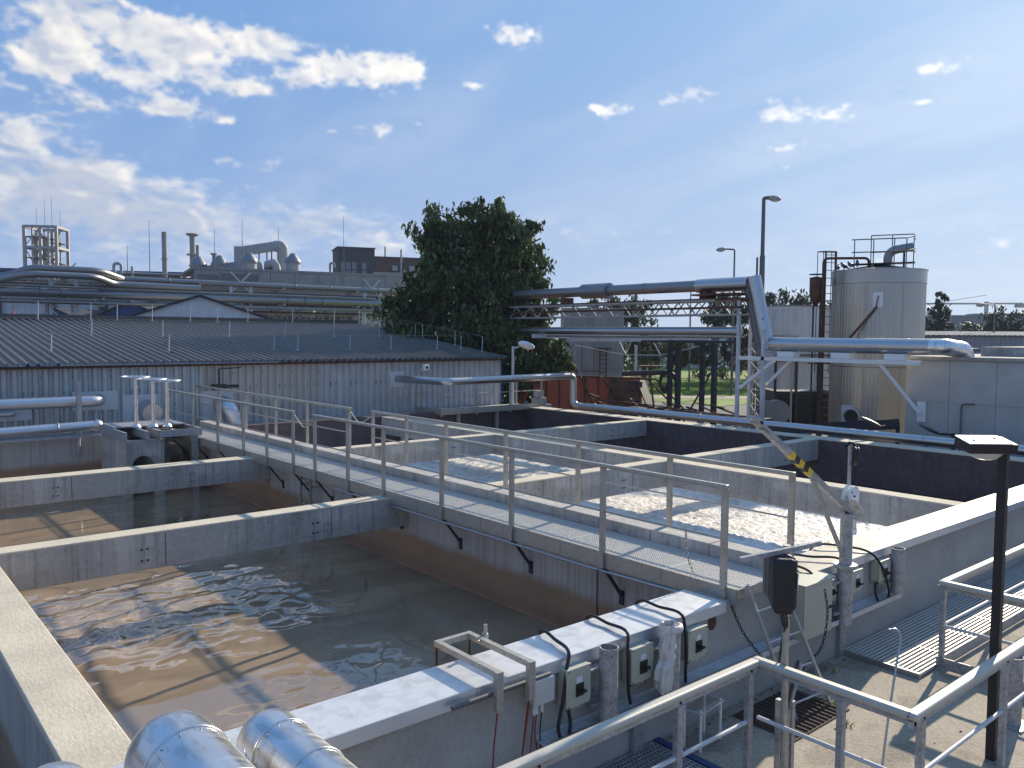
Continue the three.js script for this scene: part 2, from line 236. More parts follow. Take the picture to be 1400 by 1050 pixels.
const rustMap = tex(256, 256, (u, v) => { const n = fbm(u * 6, v * 6, 5, 6, 6), f = vn(u * 60, v * 60, 60, 60), k = clamp(0.5 + (n - 0.5) * 1.6 + (f - 0.5) * 0.4); return [mix(0.05, 0.15, k), mix(0.032, 0.062, k), mix(0.024, 0.034, k)]; });
mat('rust', null, 0.9, 0, { map: rep(rustMap, 0.9, 0.9), bumpMap: rep(rustMap, 0.9, 0.9), bumpScale: 0.008 });
mat('darkRust', [0.085, 0.055, 0.042], 0.9); mat('rustPaint', [0.42, 0.1, 0.045], 0.75, 0, { bumpMap: rep(dent, 1, 1), bumpScale: 0.01 });
// ribbed steel sheets, new and rusty
const sheetTex = (tint, rusty, seed) => tex(256, 256, (u, v) => {
  const st = fbm(u * 30 + seed, v * 2, 4, 30, 2), n = fbm(u * 6 + seed, v * 6, 4, 6, 6), b = 0.43 + (n - 0.5) * 0.14 + (st - 0.5) * 0.2, r = rusty * sstep(0.42, 0.75, st * 0.7 + n * 0.3 + v * 0.12), hole = vn(u * 9 + seed, v * 9, 9, 9) > 0.95 ? 0.2 : 0;
  return [mix(b * tint[0], 0.24, r) - hole, mix(b * tint[1], 0.17, r) - hole, mix(b * tint[2], 0.1, r) - hole];
});
const SHEETS = [[[0.98, 0.99, 1.0], 0, 1], [[0.9, 1.0, 1.04], 0.1, 5], [[1.0, 0.98, 0.93], 0.22, 9], [[0.98, 0.99, 1.0], 0.1, 12]].map(([t, r, s], i) => mat('sheet' + i, null, 0.55, 0.35, { map: rep(sheetTex(t, r, s), 1, 0.5) }));
const roofMap = tex(512, 512, (u, v) => { const n = fbm(u * 5, v * 5, 5, 5, 5), s = fbm(u * 40, v * 3, 3, 40, 3), g = fbm(u * 90, v * 90, 2, 90, 90), b = 0.098 + (n - 0.5) * 0.06 + (s - 0.5) * 0.045 + (g - 0.5) * 0.035; return [b * 1.1, b * 1.0, b * 0.9]; });
mat('roofSheet', null, 0.45, 0.3, { map: rep(roofMap, 1 / 4, 1 / 4) });
const wallPlain = tex(256, 256, (u, v) => { const n = fbm(u * 5, v * 5, 4, 5, 5), s = fbm(u * 40, v * 3, 3, 40, 3), b = 0.8 + (n - 0.5) * 0.3 + (s - 0.5) * 0.22; return b; });
const plain = (name, c, r = 0.85, rpt = 0.2) => mat(name, c, r, 0, { map: rep(wallPlain, rpt, rpt) });
plain('farGrey', [0.34, 0.33, 0.31]); plain('farWhite', [0.68, 0.68, 0.67]); plain('farDark', [0.055, 0.06, 0.07]); plain('roofEdge', [0.02, 0.025, 0.045]); plain('farBlue', [0.03, 0.065, 0.24]); plain('gable', [0.66, 0.69, 0.72]); plain('brickRed', [0.12, 0.065, 0.05]); plain('cladding', [0.42, 0.42, 0.42], 0.7, 0.4); plain('lightSteel', [0.62, 0.63, 0.64], 0.55, 0.6); plain('frameGrey', [0.42, 0.41, 0.39], 0.6, 0.3);
phys('pane', [0.1, 0.13, 0.16], 0.06, 0, { clearcoat: 1, clearcoatRoughness: 0.03 });
phys('acrylic', [0.95, 0.95, 0.95], 0.04, 0, { transmission: 1, thickness: 0 });
phys('plasticBag', [0.72, 0.69, 0.63], 0.5, 0, { transmission: 0.12, thickness: 0 });
phys('globe', [0.8, 0.8, 0.76], 0.3, 0, { transmission: 0.4, thickness: 0 });
const waterMap = tex(512, 512, (u, v) => { const n = fbm(u * 3, v * 3, 5, 3, 3), s = fbm(u * 4 + 3 * n, v * 9 + 2 * n, 4, 4, 9), k = sstep(0.42, 0.62, s), b = mix(1, 1.28, k); return [0.235 * b, 0.174 * b, 0.114 * b]; });
phys('brownWater', null, 0.035, 0, { map: rep(waterMap, 1 / 6, 1 / 6), ior: 1.9, specularIntensity: 1 });
const foamMap = tex(512, 512, (u, v) => { const w = fbm(u * 5, v * 5, 4, 5, 5), n = fbm(u * 26 + w * 3, v * 26 + w * 3, 4, 26, 26), k = sstep(0.36, 0.6, n), b = fbm(u * 2.0, v * 2.0, 3, 2, 2); return [mix(0.6, 0.78, k) * (0.9 + 0.2 * b), mix(0.55, 0.74, k) * (0.9 + 0.2 * b), mix(0.47, 0.67, k) * (0.9 + 0.2 * b)]; });
phys('foam', null, 0.42, 0, { map: rep(foamMap, 1 / 3.5, 1 / 3.5), ior: 1.33, bumpMap: rep(foamMap, 1 / 1.1, 1 / 1.1), bumpScale: 0.03 });
phys('sludge', [0.05, 0.04, 0.034], 0.12, 0, { ior: 1.33, bumpMap: rep(waterMap, 0.5, 0.5), bumpScale: 0.004 });
const lawnMap = tex(256, 256, (u, v) => { const n = fbm(u * 5, v * 5, 5, 5, 5), g = vn(u * 80, v * 80, 80, 80), b = 0.75 + (n - 0.5) * 0.7 + (g - 0.5) * 0.4; return [0.19 * b, 0.27 * b, 0.045 * b]; });
mat('lawn', null, 0.95, 0, { map: rep(lawnMap, 1 / 6, 1 / 6) }); mat('blade', [0.18, 0.27, 0.04], 0.8);
const asphaltMap = tex(256, 256, (u, v) => { const n = fbm(u * 4, v * 4, 5, 4, 4), g = vn(u * 90, v * 90, 90, 90), b = 0.13 + (n - 0.5) * 0.08 + (g - 0.5) * 0.06; return [b * 1.02, b, b * 0.95]; });
mat('asphalt', null, 0.95, 0, { map: rep(asphaltMap, 1 / 4, 1 / 4) });
mat('bark', [0.07, 0.05, 0.035], 0.95);
const leafMat = (name, c) => phys(name, c, 0.62, 0, { specularIntensity: 0.45, vertexColors: true, transmission: 0.3, thickness: 0, side: THREE.DoubleSide });
leafMat('leafDark', [0.095, 0.13, 0.05]); leafMat('leafMid', [0.06, 0.085, 0.026]); leafMat('leafYellow', [0.12, 0.13, 0.025]); leafMat('leafRed', [0.07, 0.04, 0.03]); leafMat('leafFar', [0.06, 0.08, 0.045]);
// ---------- ground ----------
const G = -0.15;
{
  const s = new THREE.Shape(); s.moveTo(-700, -700); s.lineTo(900, -700); s.lineTo(900, 700); s.lineTo(-700, 700);
  const h = new THREE.Path(); h.moveTo(-30, 5.2); h.lineTo(-30, 24.4); h.lineTo(21.4, 24.4); h.lineTo(21.4, 5.2); s.holes.push(h);
  ground_('ground', muv(new THREE.ShapeGeometry(s).rotateX(-Math.PI / 2).translate(0, G - 0.012, 0)), M.asphalt);
  ground_('pavement', box(-8, 30, G - 0.1, G, -5.06, 4), M.paving);
  ground_('lawn', muv(new THREE.PlaneGeometry(66, 50, 1, 1).rotateX(-Math.PI / 2).translate(72, G + 0.006, -53)), M.lawn);
  ground_('path', muv(new THREE.PlaneGeometry(30, 2.2, 1, 1).rotateX(-Math.PI / 2).rotateY(-0.7).translate(44.5, G + 0.014, -32.5)), M.paving);
  ground_('lawn', muv(new THREE.PlaneGeometry(17, 12, 1, 1).rotateX(-Math.PI / 2).rotateY(0.62).translate(51, G + 0.01, -41)), M.lawn);
  const b = new THREE.InstancedMesh(new THREE.ConeGeometry(0.035, 0.16, 3), M.blade, 9000), m4 = new THREE.Matrix4(); reseed(5);
  for (let i = 0; i < 9000; i++) { const c = Math.cos(0.62), s2 = Math.sin(0.62), u = rr(-8.2, 8.2), w = rr(-5.8, 5.8); m4.makeRotationFromEuler(new THREE.Euler(rr(-0.4, 0.4), rr(0, 6), rr(-0.4, 0.4))).setPosition(51 + u * c + w * s2, G + 0.07, -41 - u * s2 + w * c); b.setMatrixAt(i, m4); }
  b.name = 'grass'; b.userData = { kind: 'stuff', label: 'short sunlit grass growing on the lawn beyond the steel canopy' }; scene.add(b);
}
// ---------- water ----------
function surface(x0, x1, z0, z1, y, step, height, m, name) {
  const nx = Math.round((x1 - x0) / step), nz = Math.round((z1 - z0) / step), g = new THREE.PlaneGeometry(x1 - x0, z1 - z0, nx, nz).rotateX(-Math.PI / 2).translate((x0 + x1) / 2, y, (z0 + z1) / 2), p = g.attributes.position, u = g.attributes.uv;
  for (let i = 0; i < p.count; i++) { p.setY(i, y + height(p.getX(i), p.getZ(i))); u.setXY(i, p.getX(i), p.getZ(i)); }
  g.computeVertexNormals(); const o = new THREE.Mesh(g, m); o.name = numbered(name); o.receiveShadow = true; o.userData.kind = 'structure'; scene.add(o); return o;
}
const ripple = (x, z) => {
  const q = 1.15 * Math.exp(-(((z + 11.9) / 1.55) ** 2)) * sstep(6.2, 4.8, x) + 0.75 * Math.exp(-(((z + 7.4) / 1.2) ** 2 + ((x - 4.2) / 1.1) ** 2)), w = fbm(x * 0.9, z * 0.9 + 20, 3) - 0.5;
  return (0.025 + q) * (0.1 * (fbm(x * 2.2 + w * 2, z * 2.8, 2) - 0.5) + 0.055 * (fbm(x * 4.6 + 8, z * 6, 2) - 0.5)) + 0.0015 * (fbm(x * 9, z * 9, 2) - 0.5);
};
surface(1.53, 7.7, -24, -5.5, -0.2, 0.055, ripple, M.brownWater, 'water');
surface(-14, 1.09, -24, -5.5, -0.2, 0.25, (x, z) => 0.004 * fbm(x * 3, z * 3, 2), M.brownWater, 'water');
surface(8.56, 17.6, -24, -5.5, -0.06, 0.045, (x, z) => 0.045 * (fbm(x * 8 + 5, z * 8, 4) - 0.5) + 0.025 * (fbm(x * 1.1, z * 1.1, 2) - 0.5) + 0.022 * (vn(x * 17, z * 17) - 0.5), M.foam, 'water');
surface(17.59, 20.9, -24, -5.5, -0.07, 0.2, (x, z) => 0.02 * fbm(x * 3, z * 3, 3), M.sludge, 'water');
// ---------- basins: walls and beams ----------
const TOP = 1.05;
{
  // front wall with its sheet metal capping
  const w = thing('basin_wall', 'long concrete front wall of the basins with metal capping and switch boxes', 'basin wall');
  part('wall', box(-14, 30, -1.2, 1, -5.5, -5.07), M.cleanConcrete, w);
  part('core', [box(7.21, 8.61, 1.001, 1.03, -5.49, -5.08)], M.cleanConcrete, w);
  const cuts = [-14, -9, -4.5, -0.6, 1.85, 3.88, 5.62, 7.2, null, 8.62, 10.2, 12.4, 14.6, 17, 19.4, 21.8, 24.5, 30];
  for (let i = 1; i < cuts.length; i++) if (cuts[i] !== null && cuts[i - 1] !== null) {
    const a = cuts[i - 1] + 0.004, b = cuts[i] - 0.004, e = (i % 3) * 0.0015;
    const c = part('cap_sheet', [box(a, b, 1.003, 1.05 + e, -5.57, -5.031)], a < 8 ? M.capSheet : M.capOld, w);
    part('cap_edge', [box(a, b, 0.94, 1.05 + e, -5.028, -5.02)], M.capEdge, c);
  }
  const chip = part('spall', new THREE.IcosahedronGeometry(0.07, 1).scale(1, 1.2, 0.25).translate(7.02, 0.86, -5.065), M.rust, w); chip.geometry = muv(chip.geometry);
  const lw = thing('basin_wall', 'pale concrete wall with sunlit top at the left edge, beside the big shiny pipes', 'basin wall');
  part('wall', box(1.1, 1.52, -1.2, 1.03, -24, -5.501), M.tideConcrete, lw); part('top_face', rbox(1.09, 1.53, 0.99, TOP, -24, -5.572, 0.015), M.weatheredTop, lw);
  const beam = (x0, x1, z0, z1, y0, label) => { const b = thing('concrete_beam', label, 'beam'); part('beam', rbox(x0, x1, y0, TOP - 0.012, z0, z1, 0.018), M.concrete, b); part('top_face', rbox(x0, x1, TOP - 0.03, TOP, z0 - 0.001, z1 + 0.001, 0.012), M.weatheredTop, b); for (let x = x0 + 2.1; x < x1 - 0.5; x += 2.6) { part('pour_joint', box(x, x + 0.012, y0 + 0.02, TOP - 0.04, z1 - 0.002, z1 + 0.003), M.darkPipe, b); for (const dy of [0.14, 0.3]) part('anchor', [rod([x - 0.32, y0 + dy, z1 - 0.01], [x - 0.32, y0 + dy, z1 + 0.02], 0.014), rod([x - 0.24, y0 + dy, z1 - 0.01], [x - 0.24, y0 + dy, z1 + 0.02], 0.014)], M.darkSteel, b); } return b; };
  beam(1.522, 7.712, -12.3, -11.95, 0.52, 'concrete cross beam nearest the camera over the brown basin');
  beam(1.522, 7.712, -18.15, -17.7, 0.54, 'second concrete cross beam over the brown water, in front of the valve box');
  beam(8.55, 14.4, -12.05, -11.7, 0.47, 'short concrete cross wall between the two foaming basins, right of the walkway');
  beam(14.8, 20.9, -12.05, -11.7, 0.47, 'nearer concrete beam spanning the dark channel to the purple wall');
  beam(8.55, 14.4, -18.2, -17.85, 0.5, 'concrete cross wall at the far end of the foaming basins');
  beam(14.8, 20.9, -18.2, -17.85, 0.53, 'farther concrete beam spanning the dark channel near the silver pipe');
  const mw = thing('basin_wall', 'long concrete dividing wall behind the foaming water', 'basin wall');
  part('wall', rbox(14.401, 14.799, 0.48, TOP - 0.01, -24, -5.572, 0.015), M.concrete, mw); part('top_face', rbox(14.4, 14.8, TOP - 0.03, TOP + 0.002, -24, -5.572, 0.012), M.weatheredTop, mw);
  const cw = thing('basin_wall', 'central concrete wall with brown tide mark carrying the grating walkway', 'basin wall');
  part('wall', box(7.71, 8.55, -1.2, 1.02, -24, -5.501), M.tideConcrete, cw);
  for (let z = -5.1, i = 0; z > -23.9; z -= 0.94, i++) part('kerb_block', rbox(8.26, 8.545, 1.021, 1.3 + (i % 2) * 0.003, Math.max(z - 0.93, -24), z, 0.012), M.concrete, cw);
  const ow = thing('basin_wall', 'dark purple coated outer wall of the basins below the silver pipe', 'basin wall');
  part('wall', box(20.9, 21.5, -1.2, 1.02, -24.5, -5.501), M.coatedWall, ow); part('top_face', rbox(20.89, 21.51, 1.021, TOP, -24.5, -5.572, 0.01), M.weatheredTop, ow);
  const bw = thing('basin_wall', 'stained far end wall of the basins under the corrugated building', 'basin wall');
  part('wall', box(8.551, 20.899, -1.2, TOP, -24.5, -24.1), M.coatedWall, bw, 'dark coated right half of the wall'); part('wall', box(-14, 8.549, -1.2, TOP, -24.5, -24.02), M.tideConcrete, bw, 'brown stained left half of the wall');
  part('ledge', box(-14, 21.5, 0.8, 0.99, -25.6, -24.501), M.cleanConcrete, bw);
}
// ---------- the grating walkway and its railings ----------
const WX0 = 7.35, WX1 = 8.25, WY = 1.15;
function gratingPanel(x0, x1, z0, z1, y, px, pz, t = 0.005, h = 0.03) {
  const gs = []; for (let x = x0 + 0.01; x < x1; x += px) gs.push(box(x, x + t, y - h, y, z0, z1)); for (let z = z0 + 0.01; z < z1; z += pz) gs.push(box(x0, x1, y - h * 0.8, y - 0.002, z, z + t));
  gs.push(box(x0, x1, y - h - 0.002, y + 0.001, z0 - 0.002, z0 + 0.006), box(x0, x1, y - h - 0.002, y + 0.001, z1 - 0.006, z1 + 0.002)); return merge(gs);
}
mat('grating', [0.68, 0.67, 0.63], 0.5, 0.35);
const POST_L = [-14.73, -13.41, -12.15, -10.41, -8.71, -6.95, -5.16], POST_LF = [-23.6, -21.7, -19.92, -18.32, -17.02, -15.7], POST_R = [-14.74, -13.47, -12.14, -10.43, -8.72, -6.97, -5.16], POST_RF = [-25.2, -23.3, -21.4, -19.5, -17.75, -15.73];
{
  const c = thing('grating_walkway', 'narrow metal grating walkway running along the central wall between the basins', 'walkway');
  const zs = [-5.0, -6.02, -7.72, -9.42, -11.1, -12.8, -14.5, -16.2, -17.9, -19.6, -21.3, -23.0, -24.0];
  for (let i = 1; i < zs.length; i++) part('grating_panel', gratingPanel(WX0 + 0.012, WX1 - 0.006, zs[i] + 0.006, zs[i - 1] - 0.006, WY, i < 6 ? 0.036 : 0.046, i < 6 ? 0.038 : 0.046, 0.0075, 0.026), M.grating, c);
  for (let i = 1; i < zs.length; i++) part('side_plate', [box(WX0 - 0.012, WX0 + 0.004, 0.96, WY + 0.012, zs[i] + 0.004, zs[i - 1] - 0.004), box(WX0 - 0.012, WX0 + 0.05, 0.955, 0.962, zs[i] + 0.004, zs[i - 1] - 0.004)], M.railSteel, c);
  part('end_plate', box(WX0, WX1 + 0.3, 1.052, WY + 0.01, -4.998, -4.985), M.railSteel, c);
  for (const z of [...POST_L.slice(0, 6), ...POST_LF]) part('bracket', [bar([WX0 + 0.01, 0.96, z], [7.705, 0.52, z + 0.01], 0.045, 0.03), box(7.685, 7.712, 0.42, 0.6, z - 0.03, z + 0.04), box(WX0, 7.71, 0.92, 0.958, z - 0.03, z + 0.03)], M.darkSteel, c);
  part('conduit', pipe([[7.3, 0.93, -13.9], [7.3, 0.93, -7.2], [7.3, 0.97, -5.3]], 0.018, 0.05, 8), M.steel, c);
}
function railing(label, x, posts, y0, y1, mid, side) {
  const o = thing('railing', label, 'railing'), zA = posts[0], zB = posts[posts.length - 1];
  part('handrail', [rbox(x - 0.032, x + 0.032, y1 - 0.05, y1, zA - 0.04, zB + 0.04, 0.016)], M.railSteel, o);
  for (const z of posts) part('post', [box(x - 0.016, x + 0.03, y0, y1 - 0.051, z - 0.034, z + 0.034), box(x - 0.03 * side, x - 0.02 * side, y0 + 0.01, y0 + 0.16, z - 0.045, z + 0.045)], M.railSteel, o);
  part('mid_rail', [rod([x + 0.005, mid, zA], [x + 0.005, mid, zB], 0.012)], M.railSteel, o); return o;
}
railing('steel railing along the near half of the walkway, on the brown basin side', 7.325, POST_L, 0.96, 2.27, 1.68, 1);
railing('steel railing along the far half of the walkway, on the brown basin side', 7.325, POST_LF, 0.96, 2.27, 1.68, 1);
railing('steel railing along the near half of the walkway, above the foaming basin', 8.64, POST_R, 1.0, 2.27, 1.72, -1);
railing('steel railing along the far half of the walkway, above the dark basin', 8.64, POST_RF, 1.0, 2.27, 1.72, -1);
function chainThing(label, pts, link = 0.022, m = M.chain, name = 'chain') {
  const c = new THREE.CatmullRomCurve3(pts.map(arr)), n = Math.max(4, Math.round(c.getLength() / (link * 1.45))), gs = [];
  for (let i = 0; i < n; i++) { const a = c.getPointAt(i / n), b = c.getPointAt((i + 1) / n), g = new THREE.TorusGeometry(link * 0.62, link * 0.2, 5, 10).scale(0.72, 1.35, 1); gs.push(muv(along(g, a, b, i % 2 ? Math.PI / 2 : 0))); }
  return solo(name, gs, m, label, 'chain');
}
chainThing('thin chain hanging across the gap in the left walkway railing', [[7.33, 2.2, -15.66], [7.33, 1.98, -15.2], [7.33, 2.15, -14.75]], 0.03, M.chainZinc);
chainThing('thin chain hanging across the gap in the right walkway railing', [[8.64, 2.2, -15.7], [8.64, 1.98, -15.3], [8.64, 2.15, -14.78]], 0.03, M.chainZinc);
chainThing('black chain sloping from the walkway end down to the ladder', [[7.26, 1.0, -5.0], [7.38, 0.72, -4.94], [7.52, 0.52, -4.88], [7.6, 0.42, -4.84]], 0.03);
chainThing('dark chain hanging down the tide marked wall under the walkway', [[7.2, 0.97, -6.9], [7.2, 0.5, -6.9], [7.2, -0.1, -6.9]], 0.03);
chainThing('pale chain hanging inside the walkway end by its railing', [[7.36, 1.74, -5.7], [7.38, 1.4, -5.68], [7.42, 1.17, -5.62]], 0.028, M.chainZinc);
chainThing('black chain looping from the grey cabinet down to the ladder foot', [[8.62, 0.98, -4.7], [8.66, 0.7, -4.68], [8.5, 0.35, -4.66], [8.2, 0.18, -4.7], [8.0, 0.02, -4.72]], 0.03);
// ladder leaning on the walkway end
{
  const l = thing('ladder', 'short aluminium ladder leaning against the end of the walkway', 'ladder'), T1 = V(7.46, 1.2, -4.95), B1 = V(7.62, G, -4.42), T2 = V(8.06, 1.2, -4.95), B2 = V(8.22, G, -4.36);
  part('stile', bar(T1, B1, 0.06, 0.028), M.steel, l); part('stile', bar(T2, B2, 0.06, 0.028), M.steel, l);
  for (const t of [0.2, 0.43, 0.66, 0.88]) part('rung', rod(T1.clone().lerp(B1, t), T2.clone().lerp(B2, t), 0.014), M.steel, l);
}
{ const h = thing('drain_cover', 'rusty ribbed steel drain cover set in the paving at the ladder foot', 'drain cover'); part('plate', box(7.2, 8.3, G + 0.004, G + 0.014, -4.92, -4.2), M.darkRust, h); for (let x = 7.24; x < 8.27; x += 0.08) part('rib', box(x, x + 0.018, G + 0.014, G + 0.03, -4.9, -4.22), M.darkRust, h); }
{ const l = thing('tank_ladder', 'narrow stainless ladder fixed to the central wall below the gap in the railings', 'ladder'); for (const z of [-15.75, -15.3]) part('stile', box(7.5, 7.54, -0.2, 0.94, z - 0.02, z + 0.02), M.steel, l); for (let y = 0.05; y < 0.9; y += 0.27) part('rung', rod([7.52, y, -15.75], [7.52, y, -15.3], 0.014), M.steel, l); part('fixing', [box(7.52, 7.712, 0.7, 0.73, -15.77, -15.73), box(7.52, 7.712, 0.7, 0.73, -15.32, -15.28)], M.steel, l); }
{ reseed(63); const gs = []; for (const [cx, cz, n] of [[8.25, -4.35, 26], [7.95, -4.05, 22], [8.6, -4.7, 14], [9.1, -4.85, 16]]) for (let i = 0; i < n; i++) { const x = cx + rr(-0.08, 0.08), z = cz + rr(-0.07, 0.07), h = rr(0.04, 0.11), a = rr(0, 6.28); gs.push(muv(new THREE.ConeGeometry(0.008, h, 3).scale(1, 1, 0.4).rotateZ(rr(-0.7, 0.7)).rotateY(a).translate(x, G + h * 0.42, z))); } ground_('weeds', gs, M.blade, 'stuff', 'small green weeds growing round the rusty drain cover'); }
{ reseed(64); const gs = []; for (let i = 0; i < 150; i++) { const w = rnd() < 0.88, x = rr(6.3, 9.6), z = w ? -5.05 + Math.abs(rr(-0.16, 0.16)) : rr(-5, -2.9), k = rr(0.004, 0.013); gs.push(muv(new THREE.IcosahedronGeometry(k, 0).scale(1, 0.5, rr(0.7, 1.6)).rotateY(rr(0, 6)).translate(x, G + k * 0.4, z))); } ground_('debris', gs, M.darkRust, 'stuff', 'bits of grit and dead leaves scattered on the paving'); }
// ---------- fittings on the front wall ----------
const WF = -5.07;
function switchBox(label, x0, x1, y0, y1, z = -4.93) {
  const o = thing('switch_box', label, 'switch box'), cx = (x0 + x1) / 2, cy = (y0 + y1) / 2, k = (x1 - x0) / 0.3;
  part('back_plate', box(x0 - 0.03, x0 + 0.12, y0 + 0.02, y1 + 0.02, WF, WF + 0.012), M.galvanized, o);
  part('body', rbox(x0, x1, y0, y1, WF + 0.013, z - 0.03, 0.01), M.boxPaint, o); part('lid', rbox(x0 - 0.004, x1 + 0.004, y0 - 0.004, y1 + 0.004, z - 0.029, z, 0.012), M.boxPaint, o);
  for (const sx of [x0 + 0.016, x1 - 0.016]) for (const sy of [y0 + 0.016, y1 - 0.016]) part('screw', rod([sx, sy, z], [sx, sy, z + 0.004], 0.007, 0.007, 6), M.black, o);
  part('name_plate', box(cx - 0.035 * k, cx + 0.035 * k, cy + 0.035 * k, cy + 0.09 * k, z, z + 0.003), M.sticker, o);
  const kn = part('switch', rbox(cx - 0.045 * k, cx + 0.05 * k, cy - 0.085 * k, cy + 0.03 * k, z, z + 0.014, 0.004), M.black, o);
  part('knob', [rod([cx, cy - 0.03 * k, z + 0.014], [cx, cy - 0.03 * k, z + 0.035], 0.03 * k), rbox(cx - 0.01, cx + 0.04 * k, cy - 0.042 * k, cy - 0.016 * k, z + 0.036, z + 0.062, 0.005)], M.black, kn);
  for (const dx of [0.07, 0.15, 0.21]) part('gland', rod([x0 + dx * k, y0 - 0.05, z - 0.07], [x0 + dx * k, y0, z - 0.07], 0.013), dx === 0.07 ? M.black : M.sticker, o);
  return o;
}
switchBox('khaki switch box between the pale junction box and the leftmost pipe socket', 4.79, 5.08, 0.63, 0.97);
switchBox('khaki switch box just left of the hanging plastic sheet', 5.62, 5.93, 0.62, 0.95);
switchBox('khaki switch box between the plastic sheet and the hole in the wall', 6.46, 6.76, 0.62, 0.93);
switchBox('small khaki switch box squeezed between the tall cabinet and the crane post', 9.15, 9.33, 0.66, 0.92);
switchBox('khaki switch box just right of the crane post', 9.7, 9.98, 0.66, 0.93);
switchBox('rightmost khaki switch box, next to the right pipe socket', 10.43, 10.72, 0.66, 0.93);
{
  const j = thing('junction_box', 'pale grey junction box with red wires under the cap frame', 'junction box');
  part('body', rbox(4.42, 4.65, 0.76, 1.0 - 0.03, WF, -4.96, 0.015), M.greyPlastic, j); part('lid', rbox(4.416, 4.654, 0.756, 0.974, -4.959, -4.94, 0.012), M.greyPlastic, j);
  for (const x of [4.47, 4.5, 4.56]) part('gland', rod([x, 0.66, -5], [x, 0.758, -5], 0.014), M.sticker, j);
  [[4.47, 4.45], [4.5, 4.55], [4.56, 4.58]].forEach(([a, b], i) => part('wire', cable([[a, 0.66, -5], [a, 0.5, -5.02], [b, 0.25, -5.03], [b, 0.0, -5.04]], 0.006), i === 2 ? M.black : M.redCable, j));
  const c = thing('control_cabinet', 'tall khaki control cabinet on the wall behind the ladder', 'cabinet');
  part('body', rbox(8.36, 8.98, 0.4, 1.04, WF, -4.82, 0.01), M.boxPaint, c); part('door', rbox(8.366, 8.974, 0.406, 1.03, -4.819, -4.795, 0.008), M.boxPaint, c); part('roof', box(8.34, 9.0, 1.041, 1.055, WF, -4.77), M.boxPaint, c); part('latch', rod([8.92, 0.7, -4.795], [8.92, 0.7, -4.775], 0.018), M.black, c);
}
function socket(label, x, y0, y1, r = 0.085) {
  const o = thing('pipe_socket', label, 'pipe socket'), z = WF + 0.19;
  const t = new THREE.LatheGeometry([[r - 0.008, 0], [r, 0], [r, y1 - y0], [r - 0.008, y1 - y0], [r - 0.009, 0.01]].map((p) => new THREE.Vector2(...p)), 28).translate(x, y0, z);
  part('tube', muv(t), M.galvanized, o);
  for (const y of [y0 + 0.14, y1 - 0.2]) { const b = part('bracket', [box(x - 0.16, x + 0.16, y, y + 0.012, WF + 0.01, z - r * 0.6), box(x - 0.17, x + 0.17, y - 0.08, y + 0.08, WF, WF + 0.012)], M.galvanized, o); part('bolt', [rod([x - 0.14, y + 0.05, WF], [x - 0.14, y + 0.05, WF + 0.04], 0.012), rod([x + 0.14, y + 0.05, WF], [x + 0.14, y + 0.05, WF + 0.04], 0.012)], M.darkSteel, b); }
  return o;
}
socket('empty galvanized pipe socket, leftmost of those on the front wall', 5.25, 0.43, 1.09); socket('galvanized pipe socket with a plastic sheet hung over it', 6.12, 0.47, 1.07); socket('empty galvanized pipe socket, rightmost on the front wall', 10.82, 0.46, 1.06);
{ // crumpled plastic sheet over the socket
  reseed(31); const g = new THREE.CylinderGeometry(0.075, 0.1, 0.64, 28, 30, true), p = g.attributes.position;
  for (let i = 0; i < p.count; i++) { const x = p.getX(i), y = p.getY(i), z = p.getZ(i), a = Math.atan2(z, x), n = fbm(a * 2.5 + 9, y * 7 + 4, 4) - 0.5, f = Math.sin(a * 7 + y * 9) * 0.01; const k = 1 + n * 1.5 + Math.sin(a * 6 + y * 8 + n * 9) * 0.2 - sstep(-0.2, -0.34, y) * 0.4; p.setXYZ(i, x * k - sstep(0.2, -0.3, y) * 0.05, y + n * 0.03, z * k * 0.7); }
  g.computeVertexNormals(); solo('plastic_sheet', [muv(g.translate(6.03, 0.81, WF + 0.22)), muv(new THREE.TorusGeometry(0.09, 0.03, 8, 22).rotateX(Math.PI / 2).scale(1, 1.3, 1).translate(6.11, 1.07, WF + 0.19))], M.plasticBag, 'crumpled dirty plastic sheet hanging over a pipe socket', 'plastic sheet');
}
{ // cable tray along the wall
  const t = thing('cable_tray', 'galvanized cable tray running along the front wall under the switch boxes', 'cable tray');
  part('tray', [box(4.54, 11, 0.385, 0.392, WF + 0.002, -4.9), box(4.54, 11, 0.36, 0.42, -4.9, -4.892), box(4.54, 11, 0.392, 0.43, WF + 0.002, WF + 0.01)], M.lightSteel, t); part('lip', box(4.54, 11, 0.42, 0.426, -4.912, -4.892), M.steel, t);
  for (const x of [5.75, 9.6]) part('support', [box(x, x + 0.14, G, 0.385, WF, WF + 0.06), box(x - 0.02, x + 0.16, 0.34, 0.384, WF, -4.9)], M.galvanized, t);
}
